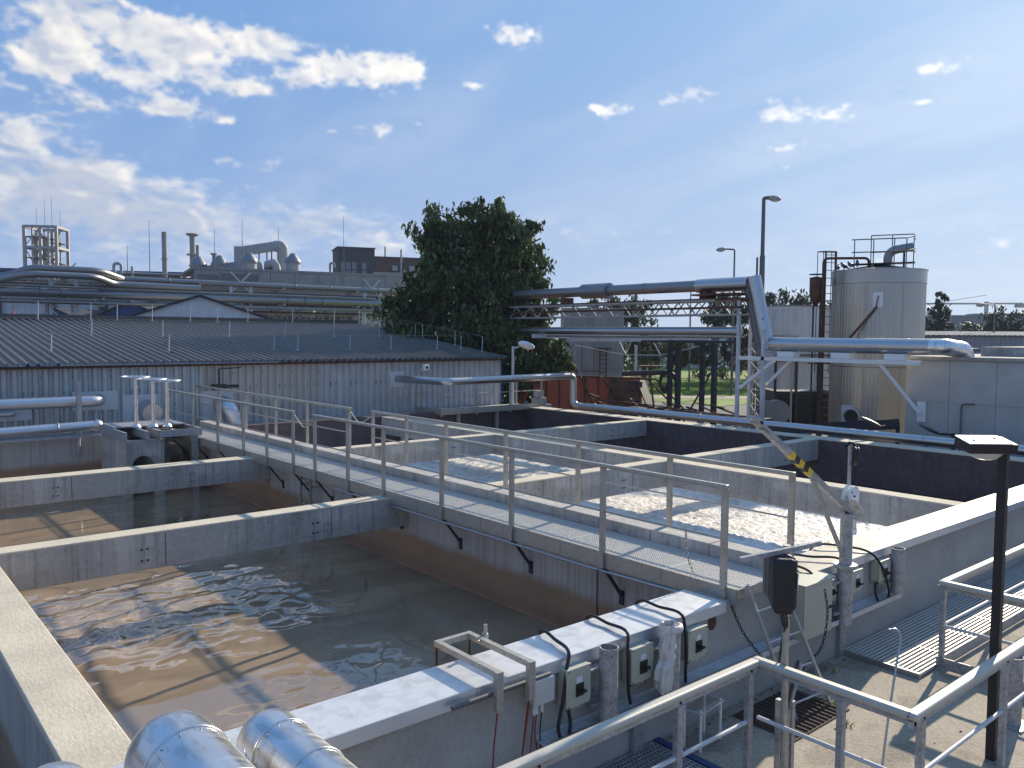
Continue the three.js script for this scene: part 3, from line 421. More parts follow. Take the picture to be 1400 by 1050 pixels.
// black cables from the basins over the capping to the boxes
const CABLES = [['black cable looping from the basin to the switch box by the junction box', [[5.1, 0.2, -5.62], [5.08, 1.06, -5.6], [5.0, 1.085, -5.3], [4.9, 1.08, -5.03], [4.82, 0.98, -4.97], [4.76, 0.72, -4.95], [4.7, 0.46, -4.94], [4.78, 0.35, -4.93], [4.87, 0.45, -4.97], [4.87, 0.6, -5.0]]],
  ['black cable over the capping to the switch box left of the plastic sheet', [[5.72, 0.2, -5.62], [5.71, 1.06, -5.6], [5.69, 1.085, -5.3], [5.66, 1.08, -5.03], [5.6, 0.98, -4.97], [5.58, 0.7, -4.94], [5.6, 0.55, -4.95], [5.66, 0.42, -4.98]]],
  ['black cable over the capping to the switch box right of the plastic sheet', [[6.44, 0.2, -5.62], [6.45, 1.06, -5.6], [6.45, 1.085, -5.3], [6.45, 1.08, -5.02], [6.43, 0.95, -4.96], [6.43, 0.7, -4.94], [6.45, 0.55, -4.96], [6.48, 0.4, -4.98]]],
  ['black cable over the capping behind the tall cabinet', [[8.95, 0.4, -5.62], [8.95, 1.07, -5.58], [8.9, 1.095, -5.3], [8.86, 1.07, -5.02], [8.84, 1.0, -4.95]]],
  ['black cable lying over the capping left of the crane post', [[9.2, 0.4, -5.66], [9.22, 1.07, -5.58], [9.4, 1.1, -5.3], [9.62, 1.08, -5.04], [9.62, 0.95, -4.98], [9.64, 0.7, -4.96], [9.66, 0.42, -4.96]]],
  ['black cable curling from the basin to the rightmost switch box', [[9.9, 0.6, -5.72], [9.95, 1.08, -5.6], [10.2, 1.1, -5.3], [10.3, 1.07, -5.03], [10.4, 0.95, -4.94], [10.6, 0.6, -4.9], [10.66, 0.42, -4.92], [10.52, 0.36, -4.95], [10.45, 0.46, -4.98], [10.45, 0.64, -5.0]]]];
for (const [l, p] of CABLES) solo('cable', cable(p, 0.016, 8), M.rubber, l, 'cable');
{ // stainless frame over the capping
  const f = thing('sensor_frame', 'square stainless tube frame bent over the wall capping', 'sensor frame'), s = 0.05, y = 1.135;
  part('arm', box(3.985, 3.985 + s, y, y + s, -5.72, -4.935), M.railSteel, f); part('arm', box(4.325, 4.325 + s, y, y + s, -5.72, -4.935), M.railSteel, f); part('crossbar', box(3.985, 4.375, y, y + s, -5.772, -5.722), M.railSteel, f);
  part('leg', rbox(3.975, 3.975 + 0.07, 0.86, y + s, -4.934, -4.885, 0.004), M.railSteel, f); part('leg', rbox(4.315, 4.315 + 0.07, 0.86, y + s, -4.934, -4.885, 0.004), M.railSteel, f);
  part('rod', rod([3.6, 0.985, -4.97], [4.62, 0.985, -4.97], 0.02), M.darkPipe, f); part('sensor', [rod([4.42, 1.16, -5.6], [4.42, 1.2, -5.6], 0.03), rod([4.42, 1.2, -5.6], [4.42, 1.28, -5.6], 0.018), rod([4.3, 1.17, -5.55], [4.42, 1.17, -5.6], 0.01)], M.steel, f);
  part('hanger', [rod([4.0, 0.5, -5.75], [4.0, 1.13, -5.75], 0.012), rod([4.36, 0.5, -5.75], [4.36, 1.13, -5.75], 0.012)], M.rust, f);
}
solo('red_cable', [cable([[4.02, 0.86, -4.93], [4.02, 0.5, -4.98], [4.03, 0.1, -5], [4.04, -0.12, -5]], 0.007)], M.redCable, 'single red cable dropping from the left leg of the frame', 'cable');
solo('red_cable', [cable([[4.36, 0.86, -4.93], [4.35, 0.5, -4.98], [4.3, 0.1, -5], [4.28, -0.12, -5]], 0.007), cable([[4.35, 0.86, -4.93], [4.36, 0.55, -4.99], [4.33, 0.1, -5.01], [4.33, -0.12, -5]], 0.007)], M.redCable, 'pair of red cables dropping from the right leg of the frame', 'cable');
// davit crane
{
  const d = thing('davit_crane', 'small galvanized davit crane with yellow and black striped arm', 'crane'), z = -4.88, A = V(9.5, 1.72, z), B = V(7.42, 2.98, z);
  part('socket', rod([9.42, 0.36, z], [9.42, 1.08, z], 0.092, 0.092, 24), M.galvanized, d); part('collar', rod([9.42, 1.06, z], [9.42, 1.1, z], 0.14, 0.14, 24), M.galvanized, d); part('post', rod([9.42, 1.1, z], [9.42, 1.72, z], 0.074, 0.074, 24), M.galvanized, d);
  part('wall_bracket', [box(9.2, 9.64, 0.5, 0.52, WF, z), box(9.2, 9.64, 0.88, 0.9, WF, z)], M.galvanized, d);
  const at = (t) => A.clone().lerp(B, t);
  part('arm', [bar(at(-0.06), at(0.46), 0.066, 0.066), bar(at(0.68), at(0.93), 0.066, 0.066), bar(at(0.9), at(1.03), 0.12, 0.03), rod(at(0.98).add(V(0, 0, -0.06)), at(0.98).add(V(0, 0, 0.06)), 0.03)], M.galvanized, d);
  for (let i = 0; i < 5; i++) part('stripe', bar(at(0.46 + i * 0.044), at(0.504 + i * 0.044), 0.07, 0.07), i % 2 ? M.black : M.yellow, d);
  part('strut', bar([9.36, 1.2, z], at(0.46), 0.045, 0.03), M.galvanized, d);
  const w = part('winch', [rod([9.5, 1.93, z - 0.05], [9.5, 1.93, z - 0.03], 0.12, 0.12, 28), rod([9.5, 1.93, z + 0.03], [9.5, 1.93, z + 0.05], 0.12, 0.12, 28), rod([9.5, 1.93, z - 0.03], [9.5, 1.93, z + 0.03], 0.06, 0.06, 16), bar([9.4, 1.9, z + 0.056], [9.62, 1.72, z + 0.056], 0.13, 0.01), bar([9.4, 1.9, z - 0.056], [9.62, 1.72, z - 0.056], 0.13, 0.01)], M.whitePaint, d);
  part('hub', [rod([9.47, 1.93, z + 0.06], [9.47, 1.93, z + 0.07], 0.014), rod([9.53, 1.81, z + 0.062], [9.53, 1.81, z + 0.075], 0.022), rod([9.43, 1.98, z + 0.05], [9.43, 1.98, z + 0.056], 0.01)], M.black, w);
  part('hook', [rod([9.62, 1.5, z], [9.62, 1.72, z], 0.02), muv(new THREE.TorusGeometry(0.035, 0.014, 8, 18).translate(9.62, 1.47, z))], M.whitePaint, d);
}
solo('cable_pole', [rod([9.56, 2.0, -4.94], [9.6, 2.5, -4.96], 0.022), rod([9.6, 2.5, -4.96], [9.6, 2.54, -4.96], 0.03)], M.galvanized, 'thin grey pole standing up behind the winch', 'pole');
solo('cable_coil', [muv(new THREE.TorusGeometry(0.1, 0.016, 8, 24).rotateY(0.7).translate(9.6, 2.4, -4.9)), muv(new THREE.TorusGeometry(0.09, 0.016, 8, 24).rotateY(0.5).rotateX(0.2).translate(9.61, 2.41, -4.88)), cable([[9.5, 2.52, -4.96], [9.56, 2.56, -4.95], [9.66, 2.54, -4.95], [9.7, 2.46, -4.92]], 0.02)], M.rubber, 'black cable coil hung on the thin pole above the winch', 'cable coil');
// ---------- railings round the sunken yard ----------
function yardRail(label, runs) {
  const o = thing('yard_railing', label, 'railing');
  for (const { a, b, posts, toe, midTo } of runs) {
    const A = arr(a), B = arr(b), d = B.clone().sub(A).normalize(), flat = Math.abs(d.x) > 0.5;
    const g = new RoundedBoxGeometry(flat ? A.distanceTo(B) : 0.1, 0.065, flat ? 0.1 : A.distanceTo(B), 3, 0.028).translate((A.x + B.x) / 2, A.y - 0.032, (A.z + B.z) / 2); part('handrail', muv(g), M.railTop, o);
    part('rail_web', box(Math.min(A.x, B.x) - (flat ? 0 : 0.02), Math.max(A.x, B.x) + (flat ? 0 : 0.02), A.y - 0.11, A.y - 0.064, Math.min(A.z, B.z) - (flat ? 0.02 : 0), Math.max(A.z, B.z) + (flat ? 0.02 : 0)), M.galvanized, o);
    for (const t of posts) { const p = A.clone().addScaledVector(d, t); const q = part('post', box(p.x - 0.035, p.x + 0.035, G, A.y - 0.111, p.z - 0.025, p.z + 0.025), M.galvanized, o); part('bolt', rod([p.x, A.y - 0.086, p.z - 0.03], [p.x, A.y - 0.086, p.z + 0.03], 0.011, 0.011, 8), M.darkSteel, q); }
    part('mid_rail', rod(A.clone().setY(0.4).addScaledVector(d, 0.06), B.clone().setY(0.4).addScaledVector(d, -0.06), 0.019), M.lightSteel, o);
    if (toe) part('toe_board', flat ? box(Math.min(A.x, B.x), Math.max(A.x, B.x), G + 0.02, G + 0.16, A.z - 0.006, A.z + 0.006) : box(A.x - 0.006, A.x + 0.006, G + 0.02, G + 0.16, Math.min(A.z, B.z), Math.max(A.z, B.z)), M.galvanized, o);
  }
}
yardRail('pale galvanized railing with two corners in the foreground', [{ a: [-1.5, 0.95, -4.1], b: [6.35, 0.95, -4.1], posts: [0.4, 2, 3.6, 5.2, 6.75, 7.75] }, { a: [6.38, 0.95, -4.15], b: [6.38, 0.95, -2.7], posts: [0.85] }, { a: [6.33, 0.95, -2.72], b: [13, 0.95, -2.72], posts: [0.2, 1.95, 3.7, 5.4] }]);
yardRail('galvanized railing with kick board beside the grating ramp at right', [{ a: [10.13, 0.95, -4.04], b: [18, 0.95, -4.04], posts: [0.06, 1.7, 3.4, 5.1], toe: true }, { a: [10.17, 0.95, -4.09], b: [10.17, 0.95, -0.5], posts: [1.3, 2.8], toe: true }]);
{ // slatted ramp and the grating in the corner
  const r = thing('grating_ramp', 'long steel slat ramp between the front wall and the right railing', 'ramp'); part('pit_shade_plate', box(9.72, 20, G + 0.002, G + 0.012, -5.05, -4.1), M.darkSteel, r);  // dark plate under the slats, its colour standing in for pit shade
  for (let z = -5.04; z < -4.1; z += 0.055) part('slat', box(9.74, 20, G + 0.02, G + 0.06, z, z + 0.018), M.grating, r); part('edge_plate', box(9.7, 9.735, G + 0.002, G + 0.064, -5.05, -4.08), M.steel, r);
  for (let x = 10.6; x < 20; x += 0.9) part('cross_bar', box(x, x + 0.02, G + 0.014, G + 0.052, -5.05, -4.08), M.galvanized, r);
  const g = thing('floor_grating', 'square mesh floor grating with blue frame at the bottom of the picture', 'grating'); part('pit', box(3.6, 6.1, G + 0.002, G + 0.008, -5.05, -3.4), M.black, g);  // no real hollow: thin black sheet coloured as the shade below the mesh
  part('mesh', gratingPanel(3.62, 6.08, -5.04, -3.42, G + 0.045, 0.045, 0.055, 0.014, 0.03), M.galvanized, g); part('frame', [box(6.1, 6.18, G, G + 0.05, -5.06, -3.4), box(3.6, 6.18, G, G + 0.05, -3.4, -3.33)], M.blueFrame, g);
}
{ // pole with the black transmitter
  const p = thing('stainless_pole', 'slim stainless pole standing at the railing corner, with a crossbar', 'pole'); part('pole', rod([6.47, G, -3.87], [6.43, 2.02, -3.87], 0.031, 0.031, 16), M.railSteel, p); part('crossbar', bar([5.98, 1.93, -4.04], [6.62, 2.05, -3.66], 0.04, 0.04), M.galvanized, p); part('base_plate', box(6.38, 6.56, G, G + 0.01, -3.96, -3.78), M.galvanized, p);
  const b = thing('transmitter_box', 'black plastic transmitter box with cables clamped to the stainless pole', 'transmitter', [6.3, 1.74, -3.83], 0.75);
  part('housing', [rbox(-0.15, 0.1, -0.24, 0.22, -0.1, 0.1, 0.05), rbox(-0.12, 0.07, -0.27, -0.2, -0.08, 0.08, 0.03)], M.black, b); part('rib', [rbox(-0.09, -0.07, -0.2, 0.2, 0.095, 0.108, 0.005), rbox(0.0, 0.02, -0.2, 0.2, 0.095, 0.108, 0.005)], M.black, b); part('label', box(-0.14, -0.085, -0.04, 0.1, 0.1, 0.104), M.sticker, b); part('lamp', rod([-0.035, 0.02, 0.1], [-0.035, 0.02, 0.112], 0.012), M.yellow, b);
  part('bracket', [rbox(0.12, 0.18, -0.2, 0.18, -0.1, 0.02, 0.01), rbox(0.2, 0.3, -0.2, 0.16, -0.11, -0.03, 0.01)], M.darkPipe, b);
  part('cable', [cable([[-0.06, -0.25, 0], [-0.06, -0.36, 0.02], [0.0, -0.42, 0.03], [0.05, -0.38, 0.02], [0.05, -0.26, 0]], 0.01), cable([[0, -0.25, 0.03], [0.03, -0.4, 0.06], [0.12, -0.5, 0.05], [0.19, -0.8, 0.03]], 0.009)], M.rubber, b); part('wire', [cable([[0.05, -0.25, 0.03], [0.08, -0.36, 0.06], [0.14, -0.42, 0.04]], 0.009), cable([[0.02, -0.25, 0.05], [0.06, -0.33, 0.09], [0.12, -0.4, 0.06]], 0.007)], M.chainZinc, b);
}
{ // conduit stand behind the corner of the railing
  const c = thing('conduit_stand', 'two short galvanized channels carrying conduits up to the railing', 'conduit stand'); part('channel', box(6.52, 6.57, G, 0.56, -4.0, -3.95), M.galvanized, c); part('channel', box(6.66, 6.71, G, 0.52, -3.96, -3.91), M.galvanized, c);
  part('conduit', pipe([[6.6, G, -3.97], [6.6, 0.45, -3.97], [6.86, 0.82, -3.99]], 0.022, 0.18, 10), M.darkPipe, c); part('conduit', pipe([[6.64, G, -3.94], [6.64, 0.42, -3.94], [6.9, 0.8, -3.97]], 0.018, 0.18, 10), M.galvanized, c); part('cable', cable([[6.86, 0.84, -3.98], [6.68, 0.62, -3.94], [6.5, 0.3, -3.9], [6.45, 0.05, -3.88], [6.52, G, -3.84]], 0.012), M.rubber, c);
}
{ // small acrylic stand
  const s = thing('acrylic_stand', 'small clear acrylic stand on four white legs on the paving', 'stand', [6.5, G, -4.78], 0.12);
  part('top', box(-0.21, 0.21, 0.385, 0.393, -0.11, 0.11), M.acrylic, s); part('edge', [box(-0.215, 0.215, 0.384, 0.394, 0.11, 0.117), box(-0.215, 0.215, 0.384, 0.394, -0.117, -0.11), box(-0.217, -0.21, 0.384, 0.394, -0.11, 0.11), box(0.21, 0.217, 0.384, 0.394, -0.11, 0.11)], M.greyPlastic, s); part('shelf', box(-0.2, 0.2, 0.02, 0.028, -0.1, 0.1), M.acrylic, s);
  for (const x of [-0.19, 0.19]) for (const z of [-0.09, 0.09]) part('leg', rod([x, 0, z], [x, 0.41, z], 0.014), M.whitePaint, s);
}
solo('bent_rod', cable([[7.12, G, -3.3], [7.28, 0.3, -3.33], [7.52, 0.85, -3.37], [7.62, 1.06, -3.39], [7.6, 1.12, -3.42], [7.53, 1.12, -3.46]], 0.011, 8), M.steel, 'thin steel rod with a hooked top standing behind the foreground railing', 'rod');
{ // lamp post right
  const l = thing('yard_lamp', 'square black lamp post with flat white-topped head in the right foreground', 'lamp post'); part('post', rbox(8.34, 8.42, G, 2.88, -2.88, -2.8, 0.005), M.black, l);
  const h = new THREE.Group(); h.name = 'lamp_head'; h.position.set(8.38, 2.86, -2.84); h.rotation.set(0.16, -0.72, 0, 'YXZ'); l.add(h);
  part('housing', rbox(-0.39, 0.05, -0.05, 0.04, -0.14, 0.14, 0.008), M.black, h); part('cover', rbox(-0.395, 0.0, 0.041, 0.05, -0.14, 0.14, 0.003), M.whitePaint, h); part('bolt', [rod([-0.3, 0.05, 0.03], [-0.3, 0.06, 0.03], 0.012), rod([-0.08, 0.05, -0.03], [-0.08, 0.06, -0.03], 0.012)], M.black, h);
  part('globe', muv(new THREE.SphereGeometry(0.13, 24, 12, 0, Math.PI * 2, Math.PI / 2, Math.PI / 2).scale(1.25, 0.75, 0.8).translate(-0.16, -0.051, 0)), M.globe, h);
  const o = thing('pipe_socket', 'short thick galvanized tube standing on the paving at the right edge', 'pipe socket'); part('tube', muv(new THREE.LatheGeometry([[0.086, 0], [0.095, 0], [0.095, 0.72], [0.086, 0.72], [0.085, 0.02]].map((q) => new THREE.Vector2(...q)), 28).translate(9.3, G, -2.98)), M.galvanized, o); part('foot', box(9.15, 9.45, G, G + 0.02, -3.13, -2.83), M.galvanized, o);
}
// ---------- big shiny ducts at the lower left ----------
function duct(label, x, y, r, zTop, z1, y1) {
  const o = thing('silver_duct', label, 'duct'), zc = zTop - r * 0.2;
  part('run', pipe([[x, y, zTop + r * 1.05], [x, y - 0.02, z1]], r, 0, 40), M.bright, o);
  part('elbow', pipe([[x, y, zTop + r * 1.06], [x, y, zc - 0.0], [x, y - r * 1.7, zc]], r * 1.012, r * 1.55, 40), M.bright, o);
  part('riser', pipe([[x, y - r * 1.6, zc], [x, G, zc]], r * 0.995, 0, 40), M.bright, o);
  for (const z of [zTop + r * 1.05, zTop + r * 3.4, zTop + r * 8]) part('seam', muv(new THREE.TorusGeometry(r * 1.006, 0.007, 8, 48).translate(x, y, z)), M.bright, o);
  for (const t of [0.3, 0.72]) { const a = t * Math.PI / 2, R = r * 1.35, cz = zc + R, cy = y - R; part('seam', muv(new THREE.TorusGeometry(r * 1.03, 0.006, 8, 48).rotateX(-a).translate(x, cy + Math.cos(a) * R, cz - Math.sin(a) * R)), M.bright, o); }
  part('lap_joint', box(x - r * 0.72, x - r * 0.7, y + r * 0.66, y + r * 0.735, zTop + r * 1.1, 3), M.bright, o);
  for (let i = 0; i < 14; i++) { const a = (i / 14) * Math.PI * 2; part('rivet', muv(new THREE.SphereGeometry(0.006, 6, 4).translate(x + Math.cos(a) * r * 1.012, y + Math.sin(a) * r * 1.012, zTop + r * 1.25)), M.steel, o); }
}
duct('wide shiny metal duct, middle of the three at the lower left', 1.42, 1.5, 0.24, -4.62, 3, 0);
duct('shiny metal duct nearest the wall capping, rightmost of the three', 2.02, 1.36, 0.185, -4.7, 3, 0);
duct('shiny metal duct just showing at the bottom left corner', 0.84, 1.4, 0.2, -4.72, 3, 0);
// ---------- valve chamber with hand wheels ----------
{
  const b = thing('valve_chamber', 'concrete valve chamber with arched openings standing in the far brown basin', 'valve chamber'), z0 = -23.4, z1 = -21.2, x0 = 5.55, x1 = 7.3;
  const s = new THREE.Shape(); s.moveTo(x0, -1); s.lineTo(x1 - 0.85, -1); s.lineTo(x1 - 0.85, 1.2); s.lineTo(x0, 1.2); const h = new THREE.Path(); h.moveTo(x0 + 0.14, -0.95); h.lineTo(x0 + 0.14, 0.5); h.absarc(x0 + 0.4, 0.55, 0.26, Math.PI, 0, true); h.lineTo(x0 + 0.66, -0.95); s.holes.push(h);
  part('front', muv(new THREE.ExtrudeGeometry(s, { depth: 0.14, bevelEnabled: false }).translate(0, 0, z1 - 0.14)), M.concrete, b);
  part('side', [box(x0, x0 + 0.13, -1, 1.2, z0, z1 - 0.142), box(6.3, 6.45, -1, 1.05, z0, z1 - 0.142), box(x0, x1, -1, 1.2, z0 - 0.12, z0)], M.concrete, b);
  part('pipe_stub', muv(new THREE.CylinderGeometry(0.42, 0.42, 0.5, 28, 1, true).rotateX(Math.PI / 2).translate(6.85, 0.55, -22)), M.darkPipe, b); part('weir', box(6.45, 7.3, -1, 0.3, -21.42, -21.3), M.tideConcrete, b); part('column', box(7.16, 7.3, -1, 1.28, -21.34, -21.2), M.galvanized, b);
  const fr = part('frame', [box(5.5, 5.56, 1.2, 1.42, -23.4, -21.1), box(6.0, 6.08, 1.22, 1.42, -23.4, -21.1), box(6.3, 6.38, 1.22, 1.42, -23.4, -21.1), box(5.5, 7.36, 1.22, 1.42, -23.46, -23.4), box(6.3, 7.36, 1.25, 1.42, -21.14, -21.08), box(7.3, 7.36, 1.22, 1.42, -23.4, -21.14)], M.galvanized, b); fr.castShadow = true;
  part('deck', box(5.56, 7.3, 1.421, 1.45, -23.4, -22.2), M.galvanized, b);
  [[6.05, -22.1, 2.72], [6.42, -21.95, 2.66], [6.72, -21.8, 2.62]].forEach(([x, z, y], i) => {
    const v = part('spindle', [rod([x, 1.44, z], [x, y - 0.05, z], 0.045, 0.045, 12), rod([x, 1.44, z], [x, 1.5, z], 0.12, 0.08, 14)], M.bright, b);
    part('hand_wheel', [muv(new THREE.TorusGeometry(0.33, 0.022, 8, 32).rotateX(Math.PI / 2).translate(x, y, z)), ...[0, 1, 2].map((k) => rod([x + Math.cos(k * 2.1) * 0.32, y, z + Math.sin(k * 2.1) * 0.32], [x, y - 0.05, z], 0.012)), rod([x, y - 0.08, z], [x, y, z], 0.04)], M.bright, v);
  });
}
// ---------- corrugated building ----------
const BF = -25.6, BX = 20.9;
{
  const b = thing('corrugated_building', 'long low building clad in weathered corrugated metal with a grey ribbed roof', 'building');
  let i = 0; reseed(77);
  for (let x = -9; x < BX - 0.05; x += 1.0) { const w = Math.min(1.0, BX - x), rusty = x > 8.5 && x < 13 ? 2 : x > 13 && x < 15.5 ? 3 : rnd() < 0.25 ? 1 : rnd() < 0.3 ? 3 : 0; part('wall_sheet', ribbed(w - 0.006, 2.1, 0.25, 0.065, (u, v, d) => V(x + u, 0.8 + v, BF + d + (i % 2) * 0.003)), SHEETS[rusty], b); i++; }
  for (let z = BF; z > -46; z -= 1.0) part('wall_sheet', ribbed(0.994, 2.1, 0.25, 0.04, (u, v, d) => V(BX - 0.01 + d, 0.8 + v, z - u)), SHEETS[3], b);
  part('plinth', box(-9, BX - 0.05, G, 0.79, -46, BF - 0.02), M.cleanConcrete, b); part('corner_trim', box(BX - 0.02, BX + 0.06, 0.8, 2.9, BF - 0.06, BF + 0.06), M.farBlue, b); part('eave_trim', box(-9, BX + 0.06, 2.83, 2.89, BF - 0.02, BF + 0.2), M.rust, b);
  const rz = -37.2, ry = 4.34, ey = 2.92, ez = BF + 0.34;
  for (let x = -9, k = 0; x < BX; x += 1.0, k++) { const w = Math.min(1.0, BX + 0.14 - x); part('roof_sheet', ribbed(w - 0.004, 1, 0.25, 0.075, (u, v, d) => V(x + u, mix(ey, ry, v) + d + (k % 2) * 0.003, mix(ez, rz, v)), [0, 0.55, 0.68, 0.86], 3), M.roofSheet, b); part('roof_sheet', ribbed(w - 0.004, 1, 0.25, 0.055, (u, v, d) => V(x + u, mix(ry, ey, v) + d, mix(rz, -48.8, v)), [0, 0.45, 0.6, 0.85], 1), M.roofSheet, b); }
  part('ridge_cap', [bar([-9, ry + 0.06, rz + 0.12], [BX + 0.14, ry + 0.06, rz + 0.12], 0.02, 0.3), ], M.roofSheet, b); part('gable', muv(new THREE.ExtrudeGeometry(new THREE.Shape([new THREE.Vector2(0, 0), new THREE.Vector2(23, 0), new THREE.Vector2(11.6, 1.42)]), { depth: 0.05, bevelEnabled: false }).rotateY(Math.PI / 2).translate(BX - 0.06, 2.9, BF)), M.paleGrey, b);
}
// lightning wires on little posts
function wireLine(label, pts, h, xs) { const o = thing('lightning_wire', label, 'lightning conductor'), top = []; for (const p of pts) { part('post', [rod(p, [p[0] + 0.02, p[1] + h, p[2]], 0.018, 0.015, 8), box(p[0] - 0.04, p[0] + 0.04, p[1] - 0.02, p[1] + 0.04, p[2] - 0.04, p[2] + 0.04)], M.paleGrey, o); top.push([p[0] + 0.02, p[1] + h, p[2]]); } for (let i = 1; i < top.length; i++) part('wire', rod(top[i - 1], top[i], 0.006, 0.006, 5), M.frameGrey, o); return o; }
{
  const roofY = (z) => mix(2.97, 4.39, (z + 25.26) / (-37.2 + 25.26)); const line = (z, xs) => xs.map((x) => [x, roofY(z), z]);
  wireLine('wire on short white posts nearest the eave of the ribbed roof', line(-27.6, [-1, 2, 5.2, 8.6, 12.2, 13.1, 15.2, 17, 19.2, 20.4]), 0.55);
  wireLine('wire on short white posts halfway up the ribbed roof', line(-31.5, [1, 4.3, 7.2, 9.6, 12.1, 14.4, 16.6, 18.8, 20.7]), 0.6);
  wireLine('wire on short white posts along the ridge of the ribbed roof', line(-36.8, [2, 6.5, 8.4, 9.4, 10.8, 12.4, 13.6, 15, 17.2, 19.4, 20.8]), 0.7);
  wireLine('wire on posts running up the right verge of the ribbed roof', [-26.6, -28.5, -31, -33.5, -36.4].map((z) => [BX - 0.15, roofY(z), z]), 0.65);
}
// pipes and plates in front of the corrugated wall
{
  const p = thing('wall_pipe', 'grey pipe with a rounded end entering a pale plate on the corrugated wall', 'pipe'); part('pipe', pipe([[-9, 1.94, -24.9], [5.9, 1.94, -24.9], [5.95, 1.94, BF + 0.05]], 0.16, 0.3, 18), M.dullBright, p); part('plate', box(5.3, 6.5, 1.62, 2.16, BF + 0.045, BF + 0.08), M.paleGrey, p); part('bracket', box(5.2, 5.32, 0.5, 2.5, -24.6, -24.5), M.galvanized, p);
  const q = thing('wall_pipe', 'silver pipe along the top of the far basin wall, left of the valve chamber', 'pipe'); part('pipe', pipe([[-9, 1.3, -23.9], [3, 1.3, -23.9], [5.6, 1.36, -23.9]], 0.13, 0, 18), M.dullBright, q); part('flange', muv(new THREE.SphereGeometry(0.15, 16, 12).translate(5.55, 1.36, -23.9)), M.dullBright, q); part('pipe_leg', rod([5.1, 0.6, -23.95], [5.1, 1.2, -23.95], 0.05), M.galvanized, q); part('clamp', muv(new THREE.TorusGeometry(0.14, 0.02, 8, 20).rotateY(Math.PI / 2).translate(4.6, 1.33, -23.9)), M.galvanized, q);
  part('lower_rail', bar([-9, 1.04, -23.8], [5.6, 1.1, -23.8], 0.06), M.galvanized, q);
  const s = thing('wall_pipe', 'short grey pipe end in a small pale plate at the left edge', 'pipe'); part('pipe', pipe([[-9, 1.66, -25.2], [3.8, 1.66, -25.2], [3.85, 1.66, BF + 0.05]], 0.08, 0.2, 14), M.dullBright, s); part('plate', box(3.0, 4.3, 1.44, 1.86, BF + 0.045, BF + 0.08), M.paleGrey, s);
  const w = thing('wall_plate', 'pale rectangular cover plate with a round grey duct end behind the hand wheels', 'plate'); part('plate', box(6.62, 7.6, 1.0, 2.02, BF + 0.05, BF + 0.09), M.paleGrey, w); part('duct_end', rod([7.3, 1.6, BF + 0.1], [7.3, 1.5, BF + 0.6], 0.28, 0.28, 24), M.dullBright, w);
  const v = thing('valve_duct', 'grey duct bend with a black hand valve behind the far walkway', 'duct'); part('plate', box(8.95, 9.9, 1.0, 2.05, BF + 0.05, BF + 0.09), M.paleGrey, v); part('bend', pipe([[9.5, 1.62, BF + 0.1], [9.5, 1.62, BF + 0.7], [9.75, 0.7, BF + 0.8]], 0.26, 0.4, 20), M.dullBright, v); part('valve', [rod([9.3, 1.9, BF + 0.5], [9.3, 2.75, BF + 0.5], 0.03), rod([9.0, 2.2, BF + 0.5], [9.9, 2.2, BF + 0.5], 0.05), rod([9.3, 2.75, BF + 0.5], [10, 2.78, BF + 0.5], 0.02), box(9.1, 9.5, 2.1, 2.28, BF + 0.42, BF + 0.58)], M.black, v);
}
